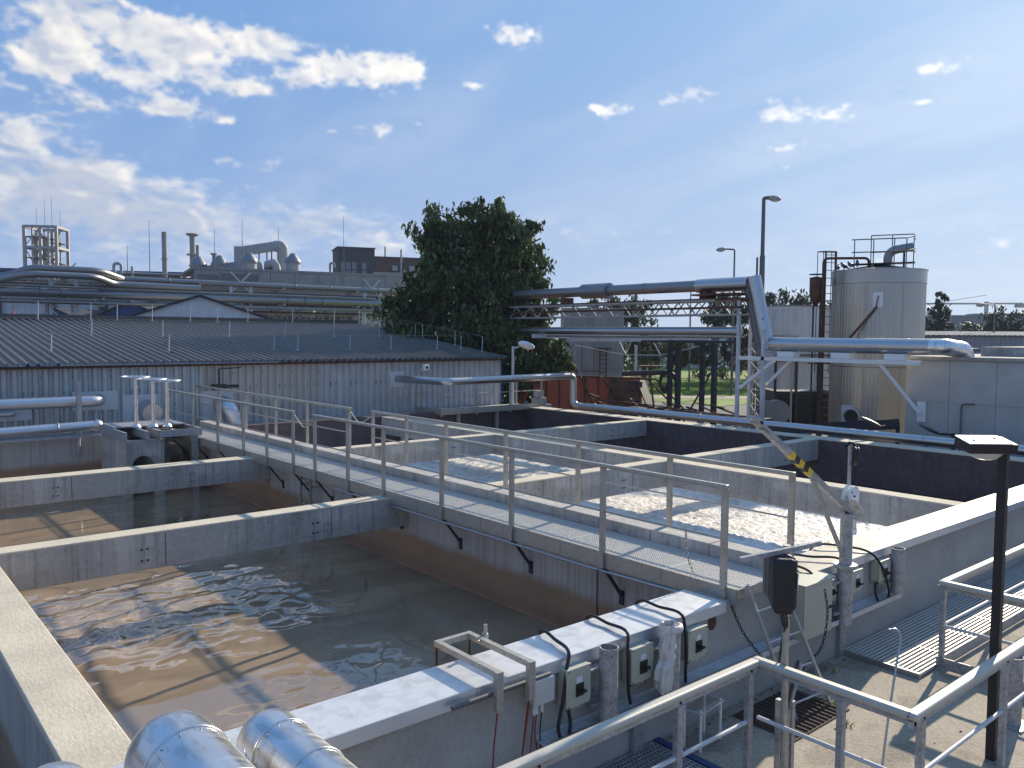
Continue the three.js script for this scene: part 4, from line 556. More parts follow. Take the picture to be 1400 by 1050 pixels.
// back walkway with its railing, wall camera and silver pipe
{
  const w = thing('back_walkway', 'raised metal walkway with railing along the far right end of the basins', 'walkway'), z = -23.8;
  part('deck', box(16.7, 21.6, 1.0, 1.05, -25.4, z), M.grating, w); part('kick_plate', box(16.7, 21.6, 0.98, 1.2, z + 0.001, z + 0.012), M.railSteel, w); part('kick_plate', box(16.688, 16.7, 0.98, 1.2, -25.4, z), M.railSteel, w);
  for (const x of [16.72, 18.3, 19.9, 21.5]) part('post', box(x - 0.03, x + 0.03, 0.92, 2.2, z + 0.013, z + 0.06), M.railSteel, w); part('post', box(16.66, 16.72, 0.92, 2.2, -25.3, -25.24), M.railSteel, w); part('post', box(21.47, 21.53, 1.0, 2.2, -25.3, -25.24), M.railSteel, w);
  part('handrail', [box(16.7, 21.55, 2.2, 2.25, z, z + 0.05), box(16.66, 16.71, 2.2, 2.25, -25.3, z), box(21.5, 21.55, 2.2, 2.25, -25.3, z)], M.railSteel, w); part('mid_rail', [rod([16.7, 1.7, z + 0.03], [21.5, 1.7, z + 0.03], 0.014), rod([16.69, 1.7, -25.3], [16.69, 1.7, z], 0.014)], M.railSteel, w);
  for (const x of [15.2, 17.6, 19.4]) part('leg', box(x - 0.06, x + 0.06, -0.2, 0.99, -24.02, -23.9), M.railSteel, w);
  const p = thing('silver_pipe', 'silver pipe from the corrugated wall, dropping down and running along the outer wall', 'pipe');
  part('pipe', pipe([[16, 2.22, BF + 0.1], [16, 2.26, -22.5], [22, 2.3, -22.5], [22.02, 1.16, -22.5], [22.02, 1.16, -3]], 0.13, 0.24, 20), M.pipeMetal, p); part('plate', box(15.7, 16.3, 1.92, 2.5, BF + 0.045, BF + 0.08), M.paleGrey, p);
  for (let zz = -21.4; zz < -4; zz += 2.4) part('saddle', [box(21.94, 22.1, 0.5, 1.04, zz, zz + 0.12), muv(new THREE.TorusGeometry(0.134, 0.008, 6, 24).translate(22.02, 1.16, zz + 0.05))], M.steel, p);
  for (const x of [17, 18.9, 20.7]) part('band', muv(new THREE.TorusGeometry(0.134, 0.007, 6, 24).rotateY(Math.PI / 2).translate(x, 2.27, -22.5)), M.steel, p);
  const c = thing('wall_camera', 'small white camera on the corrugated wall above the silver pipe', 'camera'); part('body', rbox(16.9, 17.1, 2.52, 2.74, BF + 0.3, BF + 0.5, 0.03), M.whitePaint, c); part('lens', rod([17, 2.63, BF + 0.5], [17, 2.63, BF + 0.53], 0.05), M.black, c); part('arm', box(16.97, 17.03, 2.5, 2.56, BF + 0.04, BF + 0.4), M.whitePaint, c);
  const l = thing('walkway_lamp', 'white lamp on a short pole beside the corrugated building corner', 'lamp post'); part('pole', rod([20.98, 0.9, -24.9], [20.98, 3.4, -24.9], 0.06, 0.05, 12), M.lightSteel, l); part('arm', rod([20.98, 3.32, -24.9], [21.3, 3.38, -24.9], 0.035), M.lightSteel, l); part('head', muv(new THREE.SphereGeometry(0.42, 24, 16).scale(1, 0.36, 0.5).rotateZ(-0.25).translate(21.6, 3.44, -24.8)), M.whitePaint, l);
  const k = thing('crate_stack', 'stack of small pale crates behind the back walkway railing', 'crates'); for (const [x, y, zz] of [[22.6, 0.95, -25.6], [22.95, 0.95, -25.7], [22.7, 1.25, -25.6]]) part('crate', rbox(x, x + 0.34, y, y + 0.28, zz, zz + 0.3, 0.02), M.cladding, k); part('pallet', box(22.4, 23.5, G, 0.94, -26, -25.3), M.frameGrey, k);
}
// ---------- trees ----------
const fract = (x) => x - Math.floor(x);
function leafGeometry(lobes, count, size, shade = 1) {
  const pos = [], nor = [], col = [], q = new THREE.Quaternion(), e = new THREE.Euler(), v = V(), n = V(), shape = [[0, -0.5], [0.22, -0.1], [0.17, 0.25], [0, 0.65], [-0.17, 0.25], [-0.22, -0.1]], tri = [[0, 1, 5], [1, 2, 5], [2, 4, 5], [2, 3, 4]];
  const vol = lobes.map((l) => l[3] * l[4] * l[5]), sum = vol.reduce((a, b) => a + Math.pow(b, 0.7), 0), clumps = [];
  lobes.forEach((l, i) => { const k = Math.max(8, Math.round((count / 60) * Math.pow(vol[i], 0.7) / sum)); for (let j = 0; j < k; j++) { const a = rr(0, 6.283), c = rr(-1, 1), s = Math.sqrt(1 - c * c), r = Math.pow(rnd(), 0.34) * rr(0.86, 1.06); clumps.push([l[0] + Math.cos(a) * s * r * l[3], l[1] + c * r * l[4], l[2] + Math.sin(a) * s * r * l[5], rr(0.55, 1.5), Math.cos(a) * s, c, Math.sin(a) * s, rr(0.17, 0.34) * Math.min(l[3], l[4], 1.7)]); } });
  for (let i = 0; i < count; i++) {
    const c = clumps[Math.floor(rnd() * clumps.length)], R = c[7], x = c[0] + (rnd() + rnd() - 1) * R * 1.3, y = c[1] + (rnd() + rnd() - 1) * R * 1.3, z = c[2] + (rnd() + rnd() - 1) * R * 1.3, s = size * rr(0.7, 1.3), k = c[3] * rr(0.8, 1.2) * shade;
    e.set(rr(-1.0, 1.0) + 2.6, rr(0, 6.283), rr(-0.7, 0.7), 'YXZ'); q.setFromEuler(e);
    for (const t of tri) for (const j of t) { const [a, b] = shape[j]; v.set(a * s, b * s, -Math.abs(a) * s * 0.5).applyQuaternion(q); pos.push(x + v.x, y + v.y, z + v.z); n.set(a * 0.9 + c[4] * 0.3, c[5] * 0.3, 1 + c[6] * 0.3).applyQuaternion(q).normalize(); nor.push(n.x, n.y, n.z); col.push(k * rr(0.95, 1.05), k, k * 0.9); }
  }
  const g = new THREE.BufferGeometry(); g.setAttribute('position', new THREE.Float32BufferAttribute(pos, 3)); g.setAttribute('normal', new THREE.Float32BufferAttribute(nor, 3)); g.setAttribute('color', new THREE.Float32BufferAttribute(col, 3)); return g;
}
function tree(name, label, x, z, lobes, count, size, leaf, trunk, group, seed = 3) {
  reseed(seed); const t = thing(name, label, 'tree', [x, G, z], 0, group);
  part('crown', leafGeometry(lobes, count, size), leaf, t);
  const gs = [rod([0, 0, 0], [0.05, trunk[1] * 0.55, 0], trunk[0], trunk[0] * 0.75, 10)]; for (const l of lobes.slice(0, 7)) { gs.push(cable([[0.04, trunk[1] * 0.5, 0], [l[0] * 0.35, mix(trunk[1] * 0.5, l[1], 0.5), l[2] * 0.35], [l[0], l[1], l[2]]], trunk[0] * 0.4, 6)); if (trunk[0] > 0.12) for (let k = 0; k < 5; k++) gs.push(cable([[l[0] * 0.5, mix(trunk[1] * 0.5, l[1], 0.6), l[2] * 0.5], [l[0] + rr(-0.5, 0.5) * l[3], l[1] + rr(-0.3, 0.5) * l[4], l[2] + rr(-0.5, 0.5) * l[5]], [l[0] + rr(-0.9, 0.9) * l[3], l[1] + rr(0, 0.9) * l[4], l[2] + rr(-0.9, 0.9) * l[5]]], trunk[0] * 0.14, 5)); }
  part('trunk', gs, M.bark, t); return t;
}
// the big tree: crown across the view (r = towards the right of the picture)
{
  const c = Math.cos(0.7), s = Math.sin(0.7), L = (r, y, d, a, b, e) => [r * c + d * s, y + 0.15, r * s - d * c, a, b, e];
  tree('broadleaf_tree', 'big dark green broadleaf tree rising behind the corrugated building', 23.9, -31.4, [L(-1.55, 8.2, 0, 1.4, 2.0, 1.4), L(-0.1, 8.5, 0.3, 1.1, 1.9, 1.2), L(1.15, 8.4, 0, 1.35, 2.0, 1.4), L(-0.3, 6.6, -0.2, 2.2, 1.9, 1.8), L(2.25, 7.2, 0, 1.35, 2.2, 1.4), L(2.6, 5.3, -0.2, 1.2, 1.6, 1.3), L(-2.3, 5.4, 0, 1.3, 1.7, 1.4), L(-3.5, 4.6, 0.2, 1.2, 1.4, 1.2), L(-2.3, 3.3, -0.4, 2.1, 1.6, 1.7), L(0.3, 4.2, -0.6, 2.4, 2.1, 1.9), L(2.2, 3.8, 0, 1.5, 1.6, 1.5), L(3.5, 2.5, -0.5, 1.25, 1.5, 1.2), L(-3.4, 2.4, 0, 1.2, 1.1, 1.1), L(2.6, 1.6, -0.3, 1.7, 1.4, 1.4), L(0.2, 1.5, -0.3, 2.2, 1.5, 1.6)], 52000, 0.27, M.leafDark, [0.27, 5.4], null, 11);
}
// ---------- right: pipe rack, big silver pipe ----------
const RX = 24.6;
function truss(x, z0, z1, yt, yb, n, m) { const gs = [bar([x, yt, z0], [x, yt, z1], 0.07), bar([x, yb, z0], [x, yb, z1], 0.06)]; for (let i = 0; i < n; i++) { const a = mix(z0, z1, i / n), b = mix(z0, z1, (i + 0.5) / n), c = mix(z0, z1, (i + 1) / n); gs.push(bar([x, yb, a], [x, yt, b], 0.04), bar([x, yt, b], [x, yb, c], 0.04)); } return gs; }
{
  const p = thing('elevated_pipe', 'fat silver pipe crossing the sky, zigzagging down and over the concrete tank', 'pipe');
  part('run', pipe([[RX, 5.69, -29], [RX, 5.68, -16.5]], 0.21, 0, 28), M.farPipe, p); part('sleeve', [pipe([[RX, 5.69, -24.6], [RX, 5.69, -23.1]], 0.31, 0, 28)], M.farPipe, p); part('sleeve', pipe([[RX, 5.68, -18.7], [RX, 5.68, -16.5]], 0.25, 0, 28), M.pipeMetal, p);
  part('drop', pipe([[RX, 5.9, -16.35], [RX, 3.42, -15.72]], 0.235, 0, 28), M.pipeMetal, p); part('drop', pipe([[RX, 5.85, -16.62], [RX, 3.2, -15.98]], 0.16, 0, 24), M.darkPipe, p);
  part('run', pipe([[RX, 3.6, -15.6], [RX, 3.58, -10.35]], 0.235, 0, 32), M.pipeMetal, p); part('elbow', pipe([[RX, 3.58, -10.36], [RX, 3.58, -9.98], [RX + 0.7, 3.5, -9.75], [RX + 0.85, 3.1, -9.7]], 0.238, 0.1, 32), M.bright, p);
  for (const z of [-14.2, -12.6, -11]) part('seam', muv(new THREE.TorusGeometry(0.227, 0.006, 6, 32).translate(RX, 3.59, z)), M.bright, p); for (const z of [-27, -21.2]) part('seam', muv(new THREE.TorusGeometry(0.215, 0.012, 6, 32).translate(RX, 5.69, z)), M.farPipe, p);
  const r = thing('pipe_rack', 'rusty lattice girder carrying pipes from behind the tree to the lattice post', 'pipe rack');
  part('girder', truss(RX - 0.35, -29, -16.6, 5.12, 4.62, 13, M), M.frameGrey, r); part('girder', truss(RX + 0.45, -29, -16.6, 5.12, 4.62, 13, M), M.frameGrey, r); part('walk_plate', box(RX - 0.4, RX + 0.5, 5.16, 5.2, -30, -16.6), M.rust, r); part('cable_tray', box(RX - 0.38, RX - 0.3, 4.82, 4.9, -29, -16.6), M.rust, r); part('saddle', [box(RX - 0.3, RX + 0.3, 5.2, 5.46, -18.4, -18.1), box(RX - 0.3, RX + 0.3, 5.2, 5.46, -25.7, -25.5), box(RX - 0.5, RX + 0.5, 5.3, 5.36, -18.6, -16.6), box(RX - 0.45, RX + 0.45, 5.1, 5.16, -17.6, -16.4)], M.rust, r);
  const legs = [bar([RX - 0.3, G, -16.7], [RX - 0.3, 5.1, -16.7], 0.11), bar([RX + 0.4, G, -16.7], [RX + 0.4, 5.1, -16.7], 0.09), bar([RX - 0.3, G, -15.7], [RX - 0.3, 4.1, -15.7], 0.12)]; part('leg', legs, M.lightSteel, r); const lat = []; for (let i = 0; i < 9; i++) lat.push(bar([RX + 0.4, i * 0.5, -16.7], [RX - 0.3, i * 0.5 + 0.5, -15.7], 0.03), bar([RX - 0.3, i * 0.5, -15.7], [RX + 0.4, i * 0.5 + 0.5, -16.7], 0.03), bar([RX + 0.4, i * 0.5, -16.7], [RX - 0.3, i * 0.5, -15.7], 0.03)); part('lattice', lat, M.frameGrey, r);
  part('bracket', [box(RX - 0.36, RX - 0.24, 3.05, 3.17, -16.64, -10.5)], M.whitePaint, r); for (const z of [-14.9, -13, -11.3]) part('saddle', [box(RX - 0.28, RX + 0.1, 3.18, 3.36, z - 0.3, z + 0.3)], M.whitePaint, r);
  part('brace', bar([RX - 0.3, 2.05, -16.62], [RX - 0.3, 3.04, -15.3], 0.1), M.whitePaint, r); part('brace', bar([RX - 0.1, 2.2, -15.7], [RX - 0.1, 3.04, -14.8], 0.1), M.whitePaint, r); part('brace', [bar([RX - 0.3, 3.04, -11.7], [RX + 0.3, 1.6, -10.75], 0.1), box(RX + 0.34, RX + 0.39, 1.35, 1.95, -10.85, -10.6)], M.whitePaint, r);
  const q = thing('silver_pipe', 'straight silver pipe under the lattice girder, ending at the lattice post', 'pipe'); part('pipe', pipe([[RX - 0.1, 4.05, -29], [RX - 0.1, 4.03, -16.75]], 0.155, 0, 24), M.pipeMetal, q); part('thin_pipe', [rod([RX + 0.2, 3.82, -30], [RX + 0.2, 3.82, -16.8], 0.04), rod([RX - 0.4, 3.78, -25], [RX - 0.4, 3.78, -20], 0.025)], M.farPipe, q);
  const c = thing('steel_canopy', 'black steel frame canopy with braces under the silver pipe', 'canopy'); const F = (x, z) => V(x, G, z);
  for (const [x, z] of [[27.2, -21.6], [27.9, -20.3], [30, -24.3], [30.7, -23]]) part('column', box(x - 0.09, x + 0.09, G, 3.55, z - 0.09, z + 0.09), M.darkSteel, c);
  part('beam', [bar([27.2, 3.62, -21.6], [27.9, 3.62, -20.3], 0.12), bar([27.2, 3.62, -21.6], [30, 3.62, -24.3], 0.12), bar([27.9, 3.62, -20.3], [30.7, 3.62, -23], 0.12), bar([26, 3.62, -22.6], [29, 3.62, -18.6], 0.1)], M.darkSteel, c); part('brace', [bar([27.25, 0, -21.5], [27.9, 2.6, -20.3], 0.07), bar([27.2, 2.5, -21.5], [27.9, 3.5, -20.3], 0.07), bar([27.9, 2.6, -20.3], [28.6, 3.5, -19.2], 0.06)], M.darkSteel, c);
  part('roof_beam', [box(24, 31, 3.72, 3.9, -27.2, -27.05)], M.paleGrey, c);
  const b = thing('pipe_bridge', 'white slender beam with hanging rods in front of the grey concrete tower', 'beam'); part('beam', bar([27.4, 3.66, -28.6], [31, 3.7, -22.8], 0.16, 0.2), M.lightSteel, b); part('rod', [bar([27.6, 3.4, -28.2], [28.9, 2.95, -26.2], 0.04), bar([28.9, 2.95, -26.2], [29.8, 2.95, -24.7], 0.04), bar([29.8, 2.95, -24.7], [31, 3.5, -22.9], 0.04), bar([28.8, 3.6, -26.4], [28.95, 2.95, -26.1], 0.04), bar([29.1, 3.6, -25.9], [28.95, 2.95, -26.1], 0.04), bar([29.6, 3.6, -25], [29.8, 2.95, -24.7], 0.04)], M.lightSteel, b);
}
// concrete tank at the right: cast panels with open joints
{
  const t = thing('concrete_tank', 'tall bare concrete tank wall at the right with cast panel joints', 'tank'); part('core', box(25.03, 37, G, 3.2, -11.21, 3), M.tankConcrete, t); reseed(21);
  for (let i = 0; i < 11; i++) for (let k = 0; k < 2; k++) { const z1 = -11.23 + i * 1.25, e = rr(0, 0.006); part('cast_panel', box(25.0 - e, 25.03, k ? 1.96 : G, k ? 3.17 : 1.952, z1 + 0.006, z1 + 1.244), M.tankConcrete, t); }
  part('rim', box(24.95, 37, 3.201, 3.3, -11.28, 3), M.concrete, t); part('upper_wall', box(27, 37, 3.301, 3.58, -9.9, 3), M.concrete, t); part('pipe', pipe([[24.92, G, -9.6], [24.92, 1.95, -9.6], [24.92, 1.97, -9.25]], 0.025, 0.1, 8), M.darkPipe, t);
}
// steel tank with ribbed cladding
{
  const X = 30.7, Z = -14.95, R = 1.63, o = thing('silo', 'tall ribbed metal clad tank with a railed roof', 'tank', [X, G, Z]), pos = [], n = 76, prof = []; for (let i = 0; i < n; i++) for (const [f, d] of [[0, 0], [0.55, 0], [0.65, 0.01], [0.9, 0.01]]) { const a = ((i + f) / n) * Math.PI * 2; prof.push([Math.cos(a) * (R + d), Math.sin(a) * (R + d)]); }
  const wall = (y0, y1) => { const ps = []; prof.forEach((p, i) => { const q = prof[(i + 1) % prof.length]; for (const [a, y] of [[p, y0], [q, y1], [q, y0], [p, y0], [p, y1], [q, y1]]) ps.push(a[0], y, a[1]); }); const g = new THREE.BufferGeometry(); g.setAttribute('position', new THREE.Float32BufferAttribute(ps, 3)); g.computeVertexNormals(); return muv(g); };
  mat('siloSheet', [0.44, 0.425, 0.385], 0.34, 0.95, { bumpMap: rep(dent, 0.5, 0.5), bumpScale: 0.012 });
  part('cladding', [wall(0, 2.9), wall(2.92, 5.98)], M.siloSheet, o); part('top_band', rod([0, 5.99, 0], [0, 6.47, 0], R + 0.03, R + 0.03, 64), M.siloSheet, o); part('rim', rod([0, 6.47, 0], [0, 6.5, 0], R + 0.06, R + 0.06, 64), M.siloSheet, o); part('roof', muv(new THREE.ConeGeometry(R, 0.28, 40).translate(0, 6.63, 0)), M.darkSteel, o);
  const d = V(X, 0, Z).normalize(), cx = V(-d.z, 0, d.x), P = (r, y, f) => [cx.x * r - d.x * f, y, cx.z * r - d.z * f];      // r to the right, f towards the basins
  part('seam', [-0.25, 0.55].map((a) => { const q = P(R * Math.sin(a), 0, R * Math.cos(a) + 0.015); return bar([q[0], 0.02, q[2]], [q[0], 6, q[2]], 0.02, 0.02); }), M.siloSheet, o);
  const man = part('manhole', [along(new THREE.TorusGeometry(0.3, 0.05, 10, 32).rotateX(Math.PI / 2), V(...P(-0.75, 1.05, 1.46)), V(...P(-0.79, 1.05, 1.56)))].map(muv), M.steel, o); part('manhole_plate', [bar(P(-0.72, 1.05, 1.4), P(-0.735, 1.05, 1.47), 0.8, 0.84)], M.paleGrey, man); part('opening', rod(P(-0.74, 1.05, 1.44), P(-0.755, 1.05, 1.49), 0.27, 0.27, 28), M.black, man);
  part('inspection_plate', bar(P(0.0, 5.35, 1.62), P(0.0, 5.35, 1.67), 0.34, 0.56), M.whitePaint, o); part('lever', [rod(P(0.02, 5.5, 1.72), P(-0.05, 5.1, 1.72), 0.02), rod(P(-0.02, 5.1, 1.72), P(-0.95, 3.9, 1.72), 0.045)], M.rust, o);
  part('vent_duct', pipe([P(0.3, 6.6, 0), P(0.3, 7.25, 0), P(1.15, 7.38, 0)], 0.16, 0.4, 20), M.farPipe, o); part('duct_prop', rod(P(0.85, 6.6, 0), P(0.85, 7.2, 0), 0.04), M.darkSteel, o);
  const rail = []; const rp = [[-0.95, 0.9], [0.9, 0.9], [1.2, 0.4], [1.2, -0.9], [-0.3, -0.9]]; for (const h of [7.15, 7.62]) for (let i = 0; i < 3; i++) rail.push(rod(P(rp[i][0], h + (i ? 0 : 0), rp[i][1]), P(rp[i + 1][0], h + (i > 0 ? 0.12 : 0), rp[i + 1][1]), 0.022, 0.022, 8)); for (const h of [7.3, 7.95]) rail.push(rod(P(-0.3, h, -0.9), P(1.2, h, -0.9), 0.022, 0.022, 8)); part('roof_rail', rail, M.darkPipe, o);
  part('rail_post', [...[-0.85, -0.2, 0.5, 0.9].map((r) => rod(P(r, 6.55, 0.9), P(r, 7.62, 0.9), 0.02, 0.02, 8)), ...[-0.3, 0.45, 1.2].map((r) => rod(P(r, 6.55, -0.9), P(r, 7.95, -0.9), 0.02, 0.02, 8))], M.darkPipe, o); part('roof_deck', [bar(P(-0.9, 6.72, 0.6), P(1.2, 6.74, 0.6), 0.5, 0.04)], M.darkSteel, o);
  part('fill_pipe', pipe([P(-1.95, 0, 0.3), P(-1.95, 7.02, 0.3), P(-0.35, 6.98, 0.3), P(-0.35, 6.6, 0.3)], 0.05, 0.2, 10), M.rust, o);
  // pigeons on the roof
  const bird = (turn, pos, label) => { const b = thing('pigeon', label, 'bird', pos, turn, 'pigeons on the tank roof'); const g = new THREE.SphereGeometry(0.085, 16, 12).scale(1.5, 0.9, 0.85).rotateZ(0.5).translate(0, 0.15, 0), h = new THREE.SphereGeometry(0.042, 12, 10).translate(0.12, 0.255, 0), k = new THREE.CylinderGeometry(0.034, 0.06, 0.12, 12).rotateZ(-0.4).translate(0.095, 0.2, 0); part('body', [g, h, k].map(muv), M.darkPipe, b); part('tail', muv(new THREE.ConeGeometry(0.05, 0.2, 10).scale(1, 1, 0.5).rotateZ(2.2).translate(-0.16, 0.07, 0)), M.darkSteel, b); part('beak', muv(new THREE.ConeGeometry(0.012, 0.04, 8).rotateZ(-1.7).translate(0.175, 0.25, 0)), M.black, b); part('legs', [rod([0.02, 0, 0.025], [0.02, 0.09, 0.025], 0.007), rod([0.02, 0, -0.025], [0.02, 0.09, -0.025], 0.007)], M.rust, b); return b; };
  const at = (r, f, y) => { const q = P(r, y, f); return [q[0] + X, q[1] + G, q[2] + Z]; };
  bird(0.4, at(-1.42, 0.4, 6.5), 'dark pigeon on the tank rim, leftmost of the four'); bird(2.6, at(-1.2, 0.5, 6.54), 'dark pigeon on the tank rim, second from the left of the four'); bird(1.2, at(-0.98, 0.5, 6.58), 'dark pigeon on the tank rim, third from the left of the four'); bird(3.6, at(-0.75, 0.5, 6.62), 'dark pigeon on the tank rim, nearest the roof railing');
}
// caged ladder tower with a small drum
{
  const o = thing('ladder_tower', 'rusty caged ladder standing between the white plant and the tank', 'ladder', [30.05, G, -16.75], -0.5), H = 7.3;
  part('stile', bar([0, 0, 0], [0, H, 0], 0.05), M.rust, o); part('stile', bar([0.42, 0, 0], [0.42, H, 0], 0.05), M.rust, o); for (let y = 0.3; y < H; y += 0.3) part('rung', rod([0, y, 0], [0.42, y, 0], 0.014, 0.014, 6), M.rust, o);
  for (const y of [H, H - 1.9, H - 3.5, 3.0]) part('hoop', [muv(new THREE.TorusGeometry(0.38, 0.02, 6, 24, Math.PI).rotateX(Math.PI / 2).translate(0.02, y, 0)), bar([-0.36, y, 0], [0.42, y, 0], 0.03)], M.rust, o); for (const a of [0, 0.7, 1.6, 2.4, 3.1]) part('cage_bar', rod([0.02 + Math.cos(a) * 0.38, 2.6, Math.sin(a) * 0.38], [0.02 + Math.cos(a) * 0.38, H, Math.sin(a) * 0.38], 0.016, 0.016, 6), M.rust, o);
  part('landing', [box(-0.6, 0.5, 2.95, 3.0, -0.1, 0.3), box(-0.6, 0.5, 3.9, 3.94, -0.05, 0), box(-0.6, 0.5, 3.45, 3.49, -0.05, 0)], M.rust, o);
  const d = thing('drum', 'small rusty brown drum with a conical base high beside the caged ladder', 'drum', [29.75, G, -16.95]); part('shell', lathe([[0, 5.2], [0.06, 5.2], [0.22, 5.5], [0.25, 5.62], [0.25, 6.28], [0.27, 6.3], [0, 6.36]], 28), M.rust, d); part('leg', [rod([-0.16, 0, 0], [-0.16, 5.6, 0], 0.03), rod([0.16, 0, 0.1], [0.16, 5.6, 0.1], 0.03), rod([0.1, 0, -0.16], [0.1, 5.6, -0.16], 0.03)], M.darkSteel, d); part('lid', rod([0, 6.42, 0], [0, 6.45, 0], 0.28), M.darkSteel, d);
}
// white plant with cooling slats
{
  const o = thing('cooling_plant', 'white boxy plant with dark slats at its foot, behind the rack bracket', 'plant', [35, G, -20.6], -0.7);
  for (const x of [-1.5, -0.02]) for (const y of [1.6, 3.5]) part('wall_panel', box(x, x + 1.47, y, y + 1.88, 1.0, 1.05), M.farWhite, o); part('side_panel', [box(-1.55, -1.5, 1.6, 5.38, -1.6, 1.05), box(1.46, 1.5, 1.6, 5.38, -1.6, 1.05)], M.farWhite, o); part('roof', box(-1.56, 1.52, 5.385, 5.44, -1.6, 1.1), M.farGrey, o);
  for (let y = 0.2; y < 1.55; y += 0.17) part('slat', bar([-1.55, y, 1.02], [1.5, y, 1.02], 0.1, 0.025, 0), M.darkSteel, o); part('frame', [-1.56, -0.6, 0.4, 1.5].map((x) => box(x - 0.05, x + 0.05, 0, 2.9, 1.12, 1.2)), M.darkSteel, o); part('frame', [box(-1.6, 1.6, 2.9, 2.98, 1.1, 1.22), box(-1.6, 1.6, 3.15, 3.2, 1.1, 1.22)], M.darkSteel, o); part('core', box(-1.45, 1.45, 0, 1.5, -1.5, 0.9), M.black, o);
  const s = thing('stair_tower', 'pale steel steps and railing beside the lattice post', 'steps', [31.6, G, -20.1], -0.7); part('rail', [pipe([[-0.9, 3.5, 0], [-0.65, 5.75, 0], [-0.1, 5.8, 0]], 0.045, 0.15, 8), rod([0.05, 5.2, 0], [1.35, 5.25, 0], 0.03), rod([0.3, 4.2, 0], [0.3, 5.3, 0], 0.03), rod([1.0, 4.6, 0], [1.0, 5.3, 0], 0.03)], M.lightSteel, s); part('platform', [box(-0.7, 1.2, 3.65, 3.75, -0.6, 0.1), box(-0.6, 1.2, 3.95, 4.05, -0.6, 0.05)], M.frameGrey, s); part('step', [0, 1, 2, 3].map((i) => box(-0.8 + i * 0.12, 0.3 + i * 0.12, 3.1 + i * 0.18, 3.14 + i * 0.18, -0.5, 0.1)), M.frameGrey, s); part('leg', [box(-0.65, -0.58, 0, 3.65, -0.5, -0.43), box(1.1, 1.17, 0, 3.65, -0.5, -0.43)], M.frameGrey, s); part('pipe', [rod([0.1, 4.1, 0.1], [1, 4.12, 0.1], 0.04), rod([0.5, 4.5, 0.1], [0.75, 4.75, 0.1], 0.03)], M.lightSteel, s);
  const f = thing('fan_housing', 'beige round fan housing on the ground behind the lattice post', 'fan', [30.0, G, -18.7], -0.7); part('shell', [muv(new THREE.CylinderGeometry(0.5, 0.5, 0.4, 28).rotateX(Math.PI / 2).translate(0, 0.9, 0)), box(-0.5, 0, 0.9, 1.35, -0.19, 0.19)], M.farGrey, f); part('stand', box(-0.4, 0.4, 0, 0.45, -0.25, 0.25), M.darkSteel, f);
}
